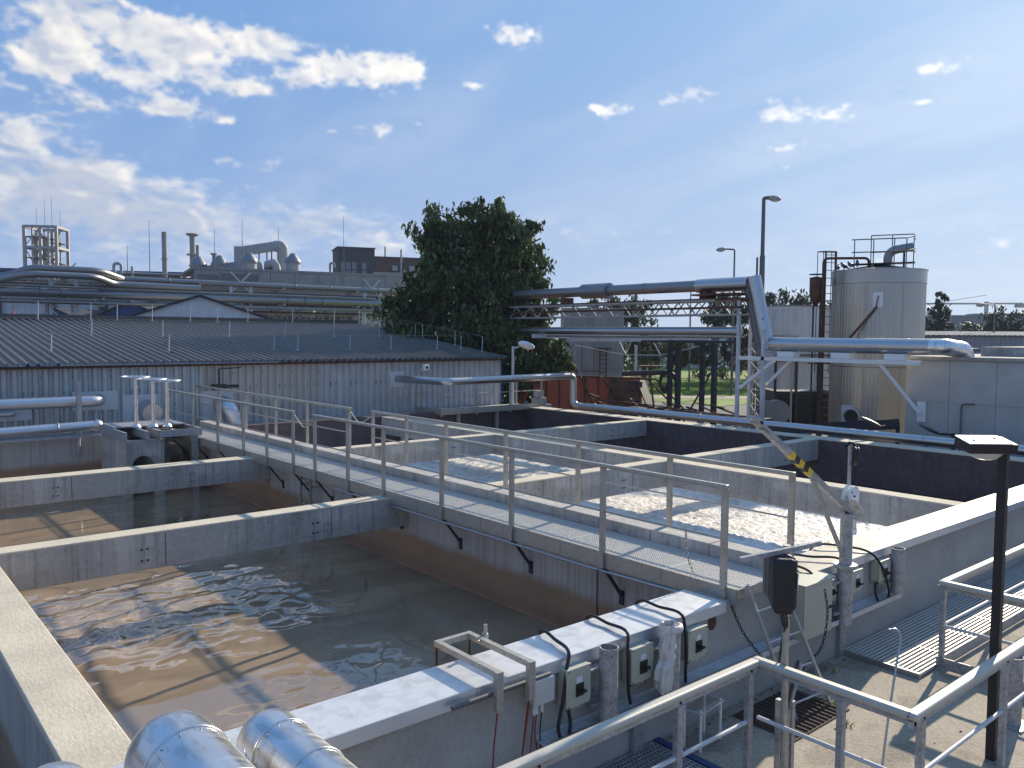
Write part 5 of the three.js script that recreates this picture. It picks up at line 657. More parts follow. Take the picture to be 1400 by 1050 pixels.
// hoppers, scrap and the grey tower behind
{
  const o = thing('orange_hopper', 'orange rusty steel hopper trough with leaning plates beyond the outer wall', 'hopper', [26.9, G, -27.2], -0.72);
  for (let i = 0; i < 6; i++) part('plate', box(-2.05 + i * 0.6, -1.48 + i * 0.6, 0.3, 2.1 - i * 0.02, -0.03 + (i % 2) * 0.012, 0.02 + (i % 2) * 0.012), M.rustPaint, o); for (let i = 0; i < 7; i++) part('rib', box(-2.09 + i * 0.6, -2.03 + i * 0.6, 0.2, 2.14 - i * 0.02, 0.022, 0.1), i % 3 ? M.rust : M.rustPaint, o);
  part('rim', bar([-2.1, 2.16, 0.02], [3.6, 1.98, 0.02], 0.12, 0.09), M.rust, o); part('slope_plate', bar([2.0, 0.2, 0.5], [2.25, 1.95, 0.1], 0.05, 1.5), M.rust, o, 'browner end of the trough'); part('end_plate', bar([3.6, 0.1, 0.3], [2.9, 1.95, -0.1], 0.9, 0.06), M.darkSteel, o); for (const [p, q] of [[[1.0, 2.1, 0.2], [2.7, 0.2, 0.6]], [[3.2, 2.0, 0.1], [5.0, 0.2, 0.4]], [[3.6, 2.0, 0], [5.4, 0.1, 0.2]], [[3.3, 2.4, 0], [3.6, 0.2, 0.2]], [[0.1, 2.1, 0.2], [0.9, 0.3, 0.6]]]) part('strut', bar(p, q, 0.08), M.rust, o); part('back_plate', box(-2.08, 3.2, 0.3, 2.0, -1.6, -1.5), M.rustPaint, o);
  part('corner_plate', bar([-2.8, 0.45, 0.4], [-2.3, 1.9, 0], 0.5, 0.05), M.rustPaint, o);
  const s = thing('scrap_bars', 'heap of rusty bars and pipes lying behind the outer basin wall', 'scrap'); reseed(8); const gs = []; for (let i = 0; i < 16; i++) { const t = i / 15, z = -23.2 + t * 6.5 + rr(-0.6, 0.6), x = 24 + rr(0, 1.2) + t * 0.5, l = rr(1.2, 2.8), a = rr(-0.5, 0.35), y = 0.98 + rr(-0.1, 0.5) * (1 - t * 0.7); gs.push(bar([x, y, z], [x + l * Math.sin(a) + 0.8, y + rr(-0.1, 0.25), z - l * Math.cos(a)], rr(0.035, 0.07))); } for (const g of gs) part('bar', g, M.rust, s); part('trestle', [box(24, 24.12, G, 0.9, -22, -21.9), box(25.4, 25.52, G, 0.9, -20.2, -20.1), box(24, 26.4, 0.8, 0.88, -23, -16.6)], M.darkSteel, s);
  const m = thing('hose_arm', 'dark bent loading arm between the hopper and the lawn', 'loading arm', [32.2, G, -26.2], -0.7); part('arm', pipe([[-2.3, 2.1, 0], [0, 2.2, 0], [0.45, 1.9, 0], [0.5, 0.1, 0]], 0.13, 0.4, 14), M.darkSteel, m); part('hose', cable([[-0.3, 2.15, 0.1], [-0.4, 1.6, 0.12], [-0.15, 1.2, 0.12], [0.0, 1.7, 0.1]], 0.09), M.black, m);
  const g = thing('concrete_tower', 'tall grey concrete tower behind the lattice girder with a ladder cage', 'tower', [36.4, G, -35], -0.7);
  for (const x of [-2.2, -0.35]) for (const y of [0, 1.9, 3.8]) part('wall_panel', box(x, x + 1.83, y, y + 1.88, 0, 0.2), M.farGrey, g); part('side_wall', [box(-2.2, 1.48, 0, 5.68, -3, -0.001)], M.farGrey, g); part('ladder', [rod([0.0, 0, 0.5], [0.0, 3.2, 0.5], 0.035), rod([0.4, 0, 0.5], [0.4, 3.2, 0.5], 0.035), ...Array.from({ length: 12 }, (_, i) => rod([0, 0.2 + i * 0.26, 0.5], [0.4, 0.2 + i * 0.26, 0.5], 0.02)), box(-0.3, 0.7, 3.2, 3.26, 0.2, 0.9)], M.rust, g); part('door_frame', [box(-1.1, -1.04, 1.8, 3.5, 0.2, 0.24), box(-1.1, 0, 1.8, 1.86, 0.2, 0.24)], M.darkPipe, g);
  const e = thing('rust_platform', 'narrow rust brown platform with railing beside the grey tower', 'platform', [38, G, -32.8], -0.7); part('deck', [box(-0.3, 1.1, 2.1, 2.2, -0.5, 0.3)], M.rust, e); part('rail', [rod([-0.3, 3.1, 0.3], [1.1, 3.1, 0.3], 0.03), rod([1.1, 2.2, 0.3], [1.1, 3.1, 0.3], 0.03), rod([-0.3, 2.2, 0.3], [-0.3, 3.6, 0.3], 0.03), rod([0.4, 2.2, 0.3], [0.4, 3.1, 0.3], 0.03)], M.rust, e); part('leg', [rod([-0.2, 0, 0], [-0.2, 2.1, 0], 0.06), rod([0.2, 0, 0.2], [0.2, 2.1, 0.2], 0.05), rod([-0.5, 0, 0.1], [-0.5, 3.4, 0.1], 0.08)], M.lightSteel, e);
}
// park trees on the lawn
{
  const crown = (h, w) => [[0, h, 0, w, w * 0.95, w], [w * 0.5, h - 0.3, 0.2, w * 0.6, w * 0.6, w * 0.6], [-w * 0.5, h - 0.2, -0.2, w * 0.65, w * 0.6, w * 0.6], [0, h + w * 0.5, 0, w * 0.6, w * 0.6, w * 0.6]];
  tree('park_tree', 'round dark young tree on the lawn just right of the grey tower', 47, -40.6, crown(2.9, 1.25), 2600, 0.24, M.leafMid, [0.09, 2.6], null, 21);
  tree('park_tree', 'yellow green young tree, brightest on the lawn beyond the canopy', 49.6, -39.4, crown(2.8, 1.35), 2600, 0.24, M.leafYellow, [0.08, 2.6], null, 22);
  tree('park_tree', 'dark green young tree on the lawn between the yellow tree and the canopy', 51.2, -38.4, crown(2.7, 1.2), 2400, 0.24, M.leafMid, [0.08, 2.5], null, 23);
  tree('park_tree', 'dark red leaved tree seen between the black canopy columns', 53.4, -36.6, crown(3.0, 1.5), 2600, 0.26, M.leafRed, [0.1, 2.6], null, 24);
  tree('park_tree', 'green tree behind the black canopy columns, right of the red leaved tree', 56.4, -35.6, crown(3.0, 1.5), 2600, 0.26, M.leafMid, [0.1, 2.6], null, 25);
  const band = (name, label, pts, count, size, leaf, seed) => { reseed(seed); const o = solo(name, leafGeometry(pts.map(([x, y, z, a, b]) => [x, y + G, z, a, b, a]), count, size, 1), leaf, label, 'trees'); o.userData = { kind: 'stuff', label }; };
  const far = []; reseed(41); for (let i = 0; i < 26; i++) far.push([92 + i * 3.2 + rr(-2, 2), rr(2, 4), -95 + i * 2.6 + rr(-3, 3), rr(3, 4.5), rr(2.2, 3.6)]); band('far_wood', 'dark strip of far trees closing the view beyond the lawn', far, 22000, 0.7, M.leafFar, 42);
  const near = []; for (let i = 0; i < 12; i++) near.push([58 + i * 1.7, rr(1.2, 2), -56 + i * 2.1, 1.8, rr(1.3, 2)]); band('hedge', 'dark hedge along the far edge of the lawn', near, 9000, 0.34, M.leafDark, 43);
  tree('far_tree', 'round tree tops showing above the silver pipe left of the lattice girder', 63, -60, [[0, 6.5, 0, 2.2, 2.2, 2.2], [3.2, 6.2, 2, 1.8, 2, 1.8], [1.4, 5, 1, 2.5, 2.4, 2.5]], 5000, 0.4, M.leafFar, [0.2, 6], null, 44);
  tree('far_tree', 'green trees showing above the white plant behind the lattice post', 66, -44, [[-2.4, 6.2, -2.2, 2, 2, 2], [0, 6.6, 0, 2.3, 2.4, 2.3], [2.6, 6.4, 2.3, 2, 2.2, 2], [4.8, 5.6, 4.4, 1.8, 1.6, 1.8]], 7000, 0.38, M.leafFar, [0.2, 6], null, 45);
  tree('poplar_tree', 'tall narrow poplar tree right of the metal tank', 94, -38.7, [[0, 3, 0, 1.0, 2.6, 1.0], [0, 5.6, 0, 1.25, 2.4, 1.25], [0, 7.6, 0, 0.8, 1.7, 0.8]], 4500, 0.32, M.leafFar, [0.2, 7], null, 46);
  tree('far_tree', 'rounded tree left of the narrow poplar, touching the metal tank', 93, -41, [[0, 5, 0, 1.7, 2.2, 1.7], [1.4, 4, 1.2, 1.5, 1.7, 1.5], [-2, 4.6, -1.8, 1.7, 2, 1.7]], 4500, 0.36, M.leafFar, [0.2, 5], null, 47);
  tree('far_tree', 'broad dark tree above the ribbed shed near the right edge', 110, -38, [[0, 5, 0, 2.6, 2.8, 2.6], [-2.5, 4, -2.3, 1.9, 2, 1.9], [2.6, 5.2, 2.4, 2.2, 2.3, 2.2], [4.8, 3.6, 4.5, 1.8, 2, 1.8]], 7000, 0.4, M.leafFar, [0.25, 5], null, 48);
}
// street lamps
function streetLamp(label, x, z, h, r, arm, dir, headOnly) { const o = thing('street_lamp', label, 'street lamp', [x, G, z], dir); part('pole', [rod([0, 0, 0], [0, h * 0.75, 0], r, r * 0.8, 12), rod([0, h * 0.75, 0], [0, h, 0], r * 0.62, r * 0.55, 12)], M.darkPipe, o); part('arm', pipe([[0, h - 0.05, 0], [0, h + 0.12, 0], [arm, h + 0.16, 0]], r * 0.55, 0.12, 10), M.darkPipe, o); const k = part('head', muv(new THREE.SphereGeometry(0.34, 20, 14).scale(1, 0.42, 0.5).rotateZ(-0.12).translate(arm + 0.26, h + 0.12, 0)), M.frameGrey, o); part('glass', muv(new THREE.SphereGeometry(0.24, 18, 10, 0, 6.3, 1.57, 1.57).scale(1.05, 0.5, 0.6).translate(arm + 0.3, h + 0.07, 0)), M.globe, k); return o; }
streetLamp('tallest street lamp, standing behind the bend of the silver pipe', 35.3, -23, 10.6, 0.16, 0.25, -0.7);
streetLamp('shorter street lamp with its head to the left, left of the tallest one', 47.05, -32.8, 9.7, 0.1, 0.65, 2.44);
streetLamp('far street lamp over the ribbed shed at the right edge', 65.8, -23.3, 6.3, 0.09, 0.8, 2.44);
streetLamp('distant street lamp peeping over the silver pipe', 48.9, -37.8, 7.85, 0.07, 0.3, 0.2);
function floodlight(label, x, z, h, s) { const o = thing('floodlight', label, 'lamp', [x, G, z], -0.75); part('post', box(-0.04, 0.04, 0, h, -0.04, 0.04), M.black, o); part('arm', bar([0, h - 0.04, 0], [-0.36 * s, h - 0.02, 0], 0.06), M.black, o); part('head', muv(new THREE.SphereGeometry(0.34, 20, 12).scale(1, 0.16, 0.5).rotateZ(-0.45).translate(-0.62 * s, h + 0.1, 0)), M.darkPipe, o); return o; }
floodlight('black yard lamp on a dark post in front of the metal tank', 23.2, -10.6, 1.5, 1.2); floodlight('black yard lamp on a dark post in front of the concrete tank', 23.3, -9.15, 1.42, 1);
solo('thin_pole', rod([33.2, G, -21.9], [33.2, 7.5, -21.9], 0.05), M.darkPipe, 'thin dark pole between two street lamps', 'pole');
solo('tarpaulin_bar', [bar([23.3, 0.9, -14.3], [23.5, 1.38, -10.7], 0.05, 0.3)], M.darkSteel, 'long dark sloping plate in front of the metal tank', 'plate');
{ // shed and distant city at the right
  const s = thing('ribbed_shed', 'long grey ribbed metal shed at the right edge beyond the concrete tank', 'shed', [58, G, -24.5], -0.83); for (let i = 0; i < 9; i++) part('wall_sheet', ribbed(1.6, 4.1, 0.32, 0.05, (u, v, d) => V(-3 + i * 1.61 + u, v * (1), d + (i % 2) * 0.003)), M.cladding, s); for (let i = 0; i < 9; i++) part('roof_sheet', ribbed(1.6, 1, 0.32, 0.05, (u, v, d) => V(-3 + i * 1.61 + u, 4.15 + v * 0.3 + d, 0.3 - v * 7)), M.farGrey, s);
  const t = thing('low_shed', 'low dark roofed shed behind the metal tank and the silver pipe', 'shed', [52, G, -24.3], -0.8); part('wall', box(-4, 5, 0, 3.1, -3, 0), M.farGrey, t); part('roof', box(-4.2, 5.2, 3.11, 3.35, -3.2, 0.3), M.darkPipe, t);
  const c = thing('tower_crane', 'tiny tower crane on the far skyline at the right', 'crane', [270, G, -98], -0.9); part('mast', bar([0, 0, 0], [0, 15, 0], 0.9), M.frameGrey, c); part('jib', [bar([-26, 14.4, 0], [10, 14.4, 0], 0.5), bar([0, 17, 0], [-14, 14.6, 0], 0.15)], M.frameGrey, c); part('counterweight', box(8, 10.5, 13.2, 14.3, -0.8, 0.8), M.farGrey, c);
  [['long pale far building left of the far street lamp', 205, -84, 26, 9], ['far flat roofed building behind the tower crane', 236, -80, 16, 10], ['pale far apartment block at the extreme right edge', 255, -68, 22, 19]].forEach(([l, x, z, w, h], k) => { const b = thing('far_building', l, 'building', [x, G, z], -0.95); part('wall', box(-w / 2, w / 2, 0, h, -8, 0), k === 2 ? M.farWhite : M.farGrey, b); for (let y = 2; y < h - 1; y += 3) for (let u = -w / 2 + 1; u < w / 2 - 1.4; u += 2.6) part('window', box(u, u + 1.5, y, y + 1.5, 0.01, 0.06), M.pane, b); part('roof', box(-w / 2 - 0.3, w / 2 + 0.3, h + 0.01, h + 0.4, -8.2, 0.2), M.farGrey, b); });
  const f = thing('far_building', 'far pale industrial block seen under the lattice girder', 'building', [84, G, -63], -0.75); part('wall', box(-8, 8, 0, 4.6, -6, 0), M.farWhite, f); part('roof', box(-8.2, 8.2, 4.61, 4.9, -6.2, 0.2), M.farGrey, f); for (let u = -7; u < 7; u += 2) part('window', box(u, u + 1.1, 2.6, 3.8, 0.01, 0.05), M.pane, f);
}
// ---------- left: pipe rack and factory ----------
{
  const Z = -75, r = thing('pipe_bridge', 'steel pipe bridge crossing behind the ribbed roof on the left', 'pipe bridge');
  const tr = (y0, y1, z, n, x0 = -8) => { const gs = [bar([x0, y1, z], [50, y1, z], 0.14), bar([x0, y0, z], [50, y0, z], 0.14)]; for (let i = 0; i < n; i++) { const w = (50 - x0) / n, a = x0 + w * i; gs.push(bar([a, y0, z], [a + w / 2, y1, z], 0.09), bar([a + w / 2, y1, z], [a + w, y0, z], 0.09)); } return gs; };
  part('girder', tr(7.55, 8.1, Z - 0.9, 40), M.frameGrey, r); part('girder', tr(4.95, 5.75, Z - 1.6, 13, 33), M.frameGrey, r); part('walk_plate', box(-8, 50, 6.7, 6.8, Z - 1.8, Z + 0.2), M.darkPipe, r); for (let x = -6; x < 50; x += 8) part('cross_beam', [bar([x, 6.62, Z - 2], [x, 6.62, Z + 0.6], 0.2), bar([x, 8.15, Z - 2], [x, 8.15, Z + 0.6], 0.18), bar([x, 6.1, Z - 2], [x, 6.1, Z + 0.6], 0.2)], M.frameGrey, r);
  const post = (x) => { const gs = []; for (const dx of [0, 1.9]) for (const dz of [-1.8, 0]) gs.push(bar([x + dx, G, Z + dz], [x + dx, 8.3, Z + dz], 0.24)); for (let y = 0; y < 8; y += 1.9) gs.push(bar([x, y, Z], [x + 1.9, y + 1.9, Z], 0.1), bar([x + 1.9, y, Z], [x, y + 1.9, Z], 0.1)); return gs; }; for (const x of [14.2, 29, 43]) part('post', post(x), M.lightSteel, r);
  const P = (label, y, rad, m, x0, x1, dz) => solo('overhead_pipe', pipe([[x0, y, Z + dz], [x1, y, Z + dz]], rad, 0, 18), m, label, 'pipe');
  P('uppermost silver pipe of the overhead bundle left of the tree', 8.38, 0.26, M.oldPipe, 18, 50, 0); P('thick dark pipe in the middle of the overhead bundle', 7.03, 0.38, M.farPipe, -8, 50, 0.3); P('thin silver pipe lowest in the overhead bundle', 6.28, 0.17, M.oldPipe, -8, 50, 0.5); P('thin grey pipe just under the uppermost silver pipe', 7.75, 0.12, M.darkPipe, 10, 50, -0.2); P('slim pipe lying on the thick dark overhead pipe', 7.5, 0.09, M.farPipe, -8, 44, 0.6);
  P('dark cable duct above the thick dark overhead pipe', 7.78, 0.34, M.darkSteel, -8, 50, -1.3); P('rusty pipe just above the thin silver overhead pipe', 6.62, 0.11, M.rust, 30, 50, -0.9); P('thin rusty pipe lowest of all behind the grey gable', 5.9, 0.1, M.rust, 31, 50, -1.2);
  for (let x = -7; x < 50; x += 2.9) part('rail_post', bar([x, 6.8, Z - 1.7], [x, 7.7, Z - 1.7], 0.07), M.darkPipe, r); part('hand_rail', [bar([-8, 7.4, Z - 1.7], [50, 7.4, Z - 1.7], 0.06)], M.darkPipe, r); part('cable_tray', [box(32, 50, 5.35, 5.5, Z - 2.4, Z - 2)], M.rust, r);
  reseed(15); for (let i = 0; i < 26; i++) { const x = rr(9, 49); part('hanger', bar([x, 6.8, Z + 0.4], [x, 8.2, Z + 0.4], 0.06), M.darkPipe, r); } for (let i = 0; i < 16; i++) { const x = rr(9, 49), y = [8.38, 7.03, 6.28][i % 3]; part('flange', muv(new THREE.TorusGeometry([0.27, 0.39, 0.18][i % 3], 0.05, 6, 18).rotateY(Math.PI / 2).translate(x, y, Z + [0, 0.3, 0.5][i % 3])), M.darkPipe, r); }
  const sp = thing('steel_platform', 'cluttered steel platform with pipes and braces behind the right end of the overhead pipes', 'platform'); for (let x = 30; x < 48; x += 3) part('column', box(x, x + 0.25, G, 7.9, Z - 5.2, Z - 4.95), M.frameGrey, sp); for (const y of [4.6, 5.6, 6.95]) part('deck', box(29.5, 48, y, y + 0.16, Z - 5.6, Z - 4.9), y > 6 ? M.farWhite : M.darkPipe, sp); for (let x = 30; x < 46; x += 3) part('brace', bar([x, 4.7, Z - 4.9], [x + 3, 6.9, Z - 4.9], 0.1), M.rust, sp); for (const [x, y, q] of [[31, 4.8, 0.5], [35.5, 5.8, 0.4], [39, 4.8, 0.7], [43, 5.8, 0.5], [45, 4.8, 0.45]]) part('vessel', rod([x, y, Z - 4.6], [x, y + 1.5, Z - 4.6], q, q, 16), x % 2 ? M.cladding : M.farGrey, sp);
  const e = thing('expansion_loop', 'pair of silver pipes with a raised expansion loop at the left', 'pipe'); part('pipe', pipe([[-8, 8.0, Z], [11, 8.1, Z], [12.6, 8.85, Z + 1.4], [17.6, 8.85, Z + 1.4], [19.6, 8.38, Z]], 0.3, 0.8, 18), M.oldPipe, e); part('pipe', pipe([[-8, 7.75, Z + 0.6], [10.6, 7.85, Z + 0.6], [12.2, 8.3, Z + 2.6], [17, 8.3, Z + 2.6], [18.8, 7.9, Z + 0.6], [26, 7.85, Z + 0.6]], 0.27, 0.8, 18), M.farPipe, e);
}
function gableHouse(label, x, z, turn, w, h0, h1, depth, wall, edge) { const o = thing('gabled_hall', label, 'building', [x, G, z], turn), s = new THREE.Shape([new THREE.Vector2(-w / 2, 0), new THREE.Vector2(w / 2, 0), new THREE.Vector2(w / 2, h0), new THREE.Vector2(0, h1), new THREE.Vector2(-w / 2, h0)]); part('wall', muv(new THREE.ExtrudeGeometry(s, { depth, bevelEnabled: false }).translate(0, 0, -depth)), wall, o); const t = 0.16; for (const k of [-1, 1]) part('roof', muv(new THREE.ExtrudeGeometry(new THREE.Shape([new THREE.Vector2(k * (w / 2 + 0.4), h0 - 0.12), new THREE.Vector2(0, h1 + 0.02), new THREE.Vector2(0, h1 + 0.02 + t), new THREE.Vector2(k * (w / 2 + 0.4), h0 - 0.12 + t)]), { depth: depth + 0.5, bevelEnabled: false }).translate(0, 0, -depth - 0.25)), edge, o); return o; }
const hall = gableHouse('grey gabled hall with dark blue roof edges behind the ribbed roof', 21.9, -62.8, -0.34, 19, 3.55, 6.72, 8, M.gable, M.roofEdge); part('seam', box(-5, 5, 4.7, 4.73, 0.004, 0.02), M.paleGrey, hall);
gableHouse('dark blue roofed hall just left of the grey gable', 21.4, -79.5, -0.62, 12, 4.0, 6.7, 14, M.farBlue, M.roofEdge); gableHouse('small blue roofed hall far left near the pipe bridge post', 18.6, -95.5, -0.9, 8, 4.6, 6.3, 10, M.farBlue, M.roofEdge);
{ // white tanks and wall behind the rack
  const w = thing('white_hall', 'long white hall with dark columns behind the pipe bridge on the left', 'building', [13, G, -104], -0.1); for (let i = 0; i < 7; i++) part('wall_panel', box(-6 + i * 3, -3.06 + i * 3, 0, 7.6, 0, 0.3), M.farWhite, w); part('column', [0, 1, 2, 3].map((i) => box(1.0 + i * 5.2, 1.9 + i * 5.2, 0, 7.7, 0.31, 0.6)), M.farDark, w); part('roof', box(-6.3, 15.3, 7.61, 8, -8, 0.6), M.farGrey, w);
  const t = thing('white_tank', 'white cylindrical tank standing behind the overhead pipes', 'tank', [25.4, G, -109.5]); part('shell', rod([0, 0, 0], [0, 8.2, 0], 1.25, 1.25, 32), M.farWhite, t); part('label', box(-0.5, 0.3, 5.3, 6.0, 1.2, 1.27), M.farBlue, t); const t2 = thing('white_tank', 'slimmer white tank left of the pipe bridge post', 'tank', [23.2, G, -111]); part('shell', rod([0, 0, 0], [0, 8.0, 0], 0.9, 0.9, 28), M.farWhite, t2);
  const c = thing('marker_cone', 'red and white striped marker in front of the white hall', 'marker', [15.1, G, -98]); part('body', [rod([0, 4.4, 0], [0, 5.2, 0], 0.35, 0.2, 14), rod([0, 5.6, 0], [0, 6.2, 0], 0.14, 0.05, 14)], mat('red', [0.5, 0.04, 0.05], 0.6), c); part('band', [rod([0, 5.2, 0], [0, 5.6, 0], 0.2, 0.14, 14), rod([0, 0, 0], [0, 4.4, 0], 0.08)], M.whitePaint, c);
  // open steel frame tower
  const f = thing('frame_tower', 'open grey steel frame tower with stairs at the far left', 'tower', [25.6, G, -137], -0.55), S = 2.15; for (const x of [-S, 0, S]) for (const z of [-S, S]) part('column', box(x - 0.2, x + 0.2, 0, 19.3, z - 0.2, z + 0.2), M.frameGrey, f); for (const y of [14.7, 17.7]) part('platform', [box(-S, 0.6, y, y + 0.1, -S, S), box(0.6, S, y - 0.7, y - 0.6, -S, 0.4)], M.darkPipe, f); for (const x of [-1.1, 1.1]) for (const z of [-S, S]) part('column', box(x - 0.1, x + 0.1, 12, 19.1, z - 0.1, z + 0.1), M.frameGrey, f); part('brace', [bar([-S, 16.3, S], [0, 19.1, S], 0.1), bar([0, 13.3, S], [S, 16.1, S], 0.1), bar([-S, 13.3, -S], [-S, 16.1, S], 0.1)], M.frameGrey, f); for (const y of [13.2, 16.2, 19.2]) part('floor_beam', [box(-S, S, y - 0.18, y + 0.18, S - 0.17, S + 0.21), box(-S, S, y - 0.18, y + 0.18, -S - 0.21, -S + 0.17), box(-S - 0.21, -S + 0.17, y - 0.18, y + 0.18, -S, S), box(S - 0.17, S + 0.21, y - 0.18, y + 0.18, -S, S)], M.frameGrey, f); part('stairs', [bar([-0.4, 15.9, 0.6], [1.7, 14.3, 0.6], 0.5, 0.2), bar([1.7, 14.3, -0.3], [-0.4, 12.9, -0.3], 0.5, 0.2), bar([-0.4, 16.6, 1], [1.7, 15.0, 1], 0.08)], M.darkPipe, f); part('vessel', [muv(new THREE.SphereGeometry(0.6, 16, 12).translate(-0.4, 17.6, -0.4)), rod([-0.4, 13, -0.4], [-0.4, 17.4, -0.4], 0.55), rod([1.2, 16.4, -1], [1.2, 18.8, -1], 0.3), rod([-1.4, 13, 0.6], [-1.4, 18, 0.6], 0.3)], M.cladding, f); part('antenna', [[-S, 3.4], [-1, 4.4], [0, 5.0], [S - 1, 3]].map(([x, h]) => rod([x, 19.2, -S], [x, 19.2 + h, -S], 0.04, 0.02, 5)), M.darkPipe, f);
  const l = thing('dark_roof', 'dark long roof edge behind the frame tower at the far left', 'building', [24, G, -150], -0.45); part('wall', box(-16, 24, 0, 13.6, -6, 0), M.farDark, l); part('roof', box(-16.4, 24.4, 13.61, 14, -6, 0.4), M.farBlue, l);
}
{ // process building with stacks, vents and ducts
  const o = thing('factory_building', 'grey flat roofed factory building behind the overhead pipes', 'building', [42, G, -92], -0.22); for (let i = 0; i < 9; i++) part('wall_panel', box(-10 + i * 2.8, -7.25 + i * 2.8, 0, 11.2, 0, 0.3), M.farGrey, o); part('roof', box(-10.2, 15.4, 11.21, 11.45, -14, 0.4), M.farGrey, o); part('louvre', [box(-7, -3, 9.5, 10.8, 0.31, 0.5), box(-9.6, -7.4, 9.2, 10.6, 0.31, 0.45)], M.darkPipe, o); part('gutter', [box(-10, 15, 8.4, 8.55, 0.31, 0.5), box(-10, 15, 7.2, 7.3, 0.31, 0.5)], M.darkPipe, o);
  for (let i = 0; i < 8; i++) part('pillar', box(-9 + i * 2.6, -8.6 + i * 2.6, 4, 6.6, 1.2, 1.5), M.farWhite, o); part('beam', box(-9.6, 11, 6.61, 6.9, 1.1, 1.6), M.farGrey, o); part('beam', box(-9.6, 11, 5.3, 5.5, 1.1, 1.6), M.farWhite, o);
  const left = thing('plant_hall', 'low plant hall with cluttered roof under the two chimneys', 'building', [32, G, -106], -0.22); part('wall', box(-10, 8, 0, 10.4, -8, 0), M.farGrey, left); part('parapet', box(-10, 8, 10.41, 10.9, -0.4, 0.1), M.darkPipe, left); part('pipes', [pipe([[-5, 10.4, 0.4], [-5, 12.3, 0.4], [-4.2, 12.3, 0.4], [-4.2, 10.4, 0.4]], 0.18, 0.4, 10), rod([-3, 10.4, 0.4], [-3, 12, 0.4], 0.15), rod([-9, 11.2, 0.3], [6, 11.2, 0.3], 0.12), rod([4.5, 11, 0.4], [4.5, 15, 0.4], 0.22)], M.cladding, left);
  const ch = thing('chimney', 'plain brown steel chimney, left of the two at the factory', 'chimney', [35.5, G, -115]); part('shaft', rod([0, 0, 0], [0, 17.5, 0], 0.33, 0.33, 20), M.farGrey, ch); part('ring', rod([0, 13.8, 0], [0, 14, 0], 0.42, 0.42, 20), M.farGrey, ch); const c2 = thing('chimney', 'steel chimney with flared top ring, right of the two at the factory', 'chimney', [38.4, G, -112.6]); part('shaft', rod([0, 0, 0], [0, 17.2, 0], 0.36, 0.36, 20), M.farGrey, c2); part('collar', [lathe([[0.36, 16.9], [0.8, 17.1], [0.8, 17.3], [0.36, 17.3]], 24), rod([0, 14.4, 0], [0, 14.6, 0], 0.75, 0.75, 20), rod([0, 12.9, 0], [0, 13.1, 0], 0.5, 0.5, 20)], M.farGrey, c2);
  const v = thing('roof_vent', 'round roof vent with cone cap, leftmost on the factory roof', 'roof vent', [35.3, 0, -101.5]); part('drum', rod([0, 10.5, 0], [0, 12.1, 0], 0.85, 0.85, 24), M.cladding, v); part('cap', [lathe([[1.0, 12.15], [0.9, 12.35], [0.45, 12.9], [0.3, 13.1], [0, 13.2]], 24), rod([0, 11.9, 0], [0, 12.14, 0], 1.0, 1.0, 24)], M.oldPipe, v);
  again(v, [37.1, 0.1, -99.4], 0, 'round roof vent with cone cap in the middle of the factory roof'); again(v, [39.6, 0.4, -96.4], 0, 'round roof vent with cone cap beside the sloping duct'); again(v, [44.35, 0.5, -94.6], 0, 'round roof vent with cone cap right of the duct arch');
  const d = thing('duct_arch', 'large pale sheet metal duct arching over the factory roof', 'duct', [43.4, G, -101], -0.7); part('arch', [box(-3.6, -2.2, 12.2, 15.0, -0.6, 0.6), bar([-3.0, 14.4, 0], [1.8, 15.15, 0], 1.0, 1.1), pipe([[1.4, 15.1, 0], [2.4, 15.1, 0], [2.5, 11, 0]], 0.72, 0.9, 16)], M.cladding, d); part('transition', [box(1.75, 3.25, 11.6, 12.4, -0.7, 0.7), lathe([[0.72, 12.9], [0.95, 12.3], [0.95, 11.4]], 16).translate(2.5, 0, 0)], M.cladding, d); part('prop', [-0.6, 0.4, 1.0].map((x) => rod([x, 11, 0], [x, 14.6, 0], 0.1)), M.farGrey, d); part('hood', box(0.2, 1.7, 11.4, 13, -0.4, 0.6), M.farBlue, d);
  const e = thing('air_duct', 'pair of pale square ducts bending down the factory wall', 'duct', [42.2, G, -99.6], -0.7); part('down_pipe', pipe([[-1.4, 12.8, 0], [-0.2, 12.8, 0], [0, 10, 0]], 0.55, 0.6, 14), M.cladding, e); part('down_pipe', pipe([[0.8, 12.6, -0.4], [1.9, 12.9, 0], [2.2, 12.2, 0], [2.2, 10, 0]], 0.5, 0.6, 14), M.cladding, e); part('feed_duct', bar([-6.4, 11.9, 0], [-0.6, 12.75, 0], 0.9, 1.0), M.cladding, e); part('vent_pipe', [rod([-5.4, 11, 0.8], [-5.4, 13.9, 0.8], 0.22), rod([-5.4, 13.7, 0.8], [-5.4, 13.9, 0.8], 0.4)], M.farGrey, e); part('outlet', pipe([[0, 11.6, 0.5], [0.7, 11.6, 0.6], [0.9, 11.2, 0.6]], 0.2, 0.3, 10), M.bright, e);
  const g = thing('gooseneck_vent', 'small gooseneck vent pipe on the factory roof', 'vent', [47.5, G, -91]); part('pipe', pipe([[0, 11, 0], [0, 12.6, 0], [0.5, 12.6, 0], [0.55, 12.1, 0]], 0.14, 0.3, 10), M.farGrey, g);
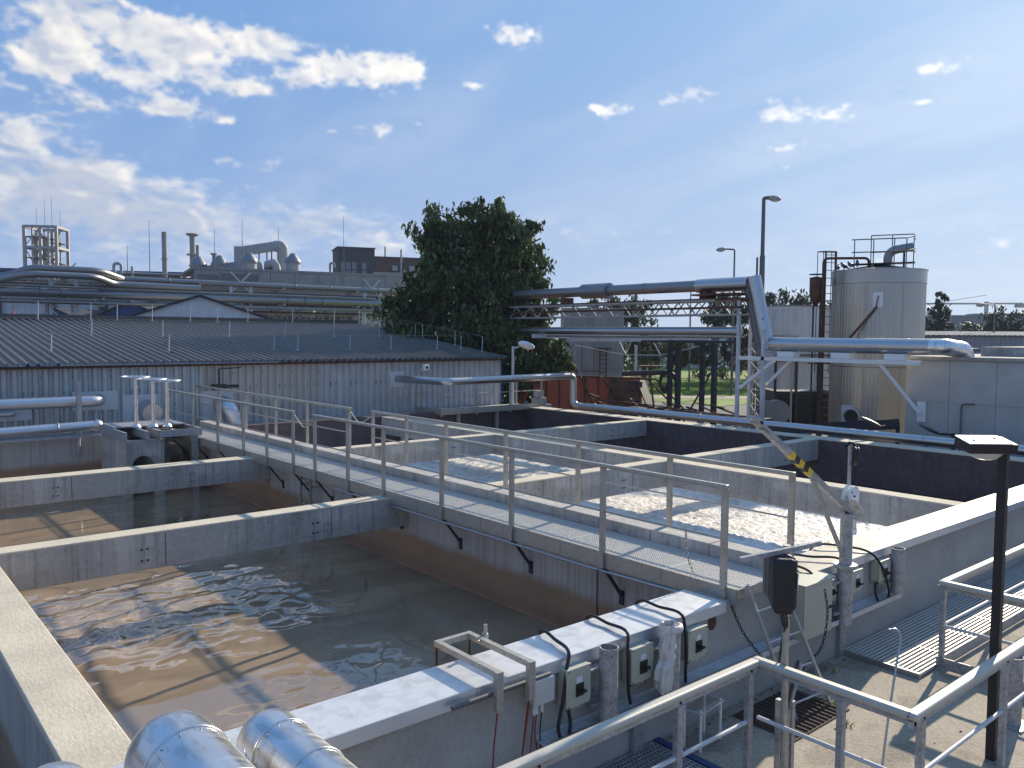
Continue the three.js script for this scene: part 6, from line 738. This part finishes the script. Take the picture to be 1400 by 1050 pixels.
  const k = thing('office_block', 'dark modern block with tall windows and a brick red side', 'building', [73.2, G, -124], -0.35); part('wall', box(-6.2, 0, 0, 18.6, -7, 0), M.farDark, k); part('wall', box(0.001, 9, 0, 17.2, -6.5, -0.2), M.brickRed, k, 'brick red right wing'); part('lower_wing', box(-0.4, 10, 0, 14.6, -0.19, 1.6), M.farGrey, k); part('roof', [box(-6.4, 0.1, 18.61, 18.8, -7.1, 0.2), box(0.11, 9.1, 17.21, 17.4, -6.6, 0)], M.farDark, k);
  for (const x of [-5.8, -4.9, -3.9, -2.2]) for (const y of [13.6, 15]) part('window', box(x, x + 0.75, y, y + 1.2, 0.01, 0.06), M.pane, k); part('chimney', [rod([2, 17.3, -1], [2, 19.2, -1], 0.14), rod([4.4, 14.6, 1], [4.4, 18.6, 1], 0.16), rod([8.3, 14.6, 1], [8.3, 19.6, 1], 0.13)], M.cladding, k); for (const x of [3, 6, 7.4]) part('vent_box', box(x, x + 0.9, 15, 15.9, 0, 0.4), M.cladding, k);
  [['thin lightning rod on the hall roof behind the pipes, far left', 25.9, -96.7, 10.4, 13.4], ['thin tall lightning rod left of the plain chimney', 27.8, -95.2, 10.4, 16.2], ['thin lightning rod between flared chimney and duct arch', 33.3, -90.6, 10.6, 15.2], ['thin lightning rod above the left end of the duct arch', 35.7, -88.8, 10.8, 16.4], ['thin lightning rod above the right end of the duct arch', 38.7, -86.1, 10.8, 15.4], ['thin tall lightning rod just left of the dark block', 44.2, -81.5, 6, 16.8], ['tall thin mast right of the big tree', 46.5, -56, G, 14.6]].forEach(([l, x, z, a, b]) => solo('lightning_rod', rod([x, a, z], [x, b, z], 0.05, 0.02, 6), M.darkPipe, l, 'lightning rod'));
  const w = thing('weather_mast', 'slim instrument mast right of the tree above the silver pipe', 'mast', [47.6, G, -55]); part('mast', rod([0, 0, 0], [0, 9.2, 0], 0.07, 0.05, 8), M.darkPipe, w); part('instruments', [box(-0.3, 0.3, 8.3, 8.36, -0.03, 0.03), muv(new THREE.SphereGeometry(0.12, 10, 8).translate(0.28, 8.46, 0)), muv(new THREE.SphereGeometry(0.12, 10, 8).translate(-0.28, 8.46, 0)), box(-0.12, 0.12, 6.5, 6.9, -0.12, 0.12)], M.darkPipe, w);
}
// ---------- render ----------
const renderer = new THREE.WebGLRenderer({ antialias: true });
renderer.shadowMap.enabled = true; renderer.shadowMap.type = THREE.PCFSoftShadowMap;
renderer.toneMapping = THREE.LinearToneMapping; renderer.toneMappingExposure = EXPOSURE;
renderer.render(scene, camera);
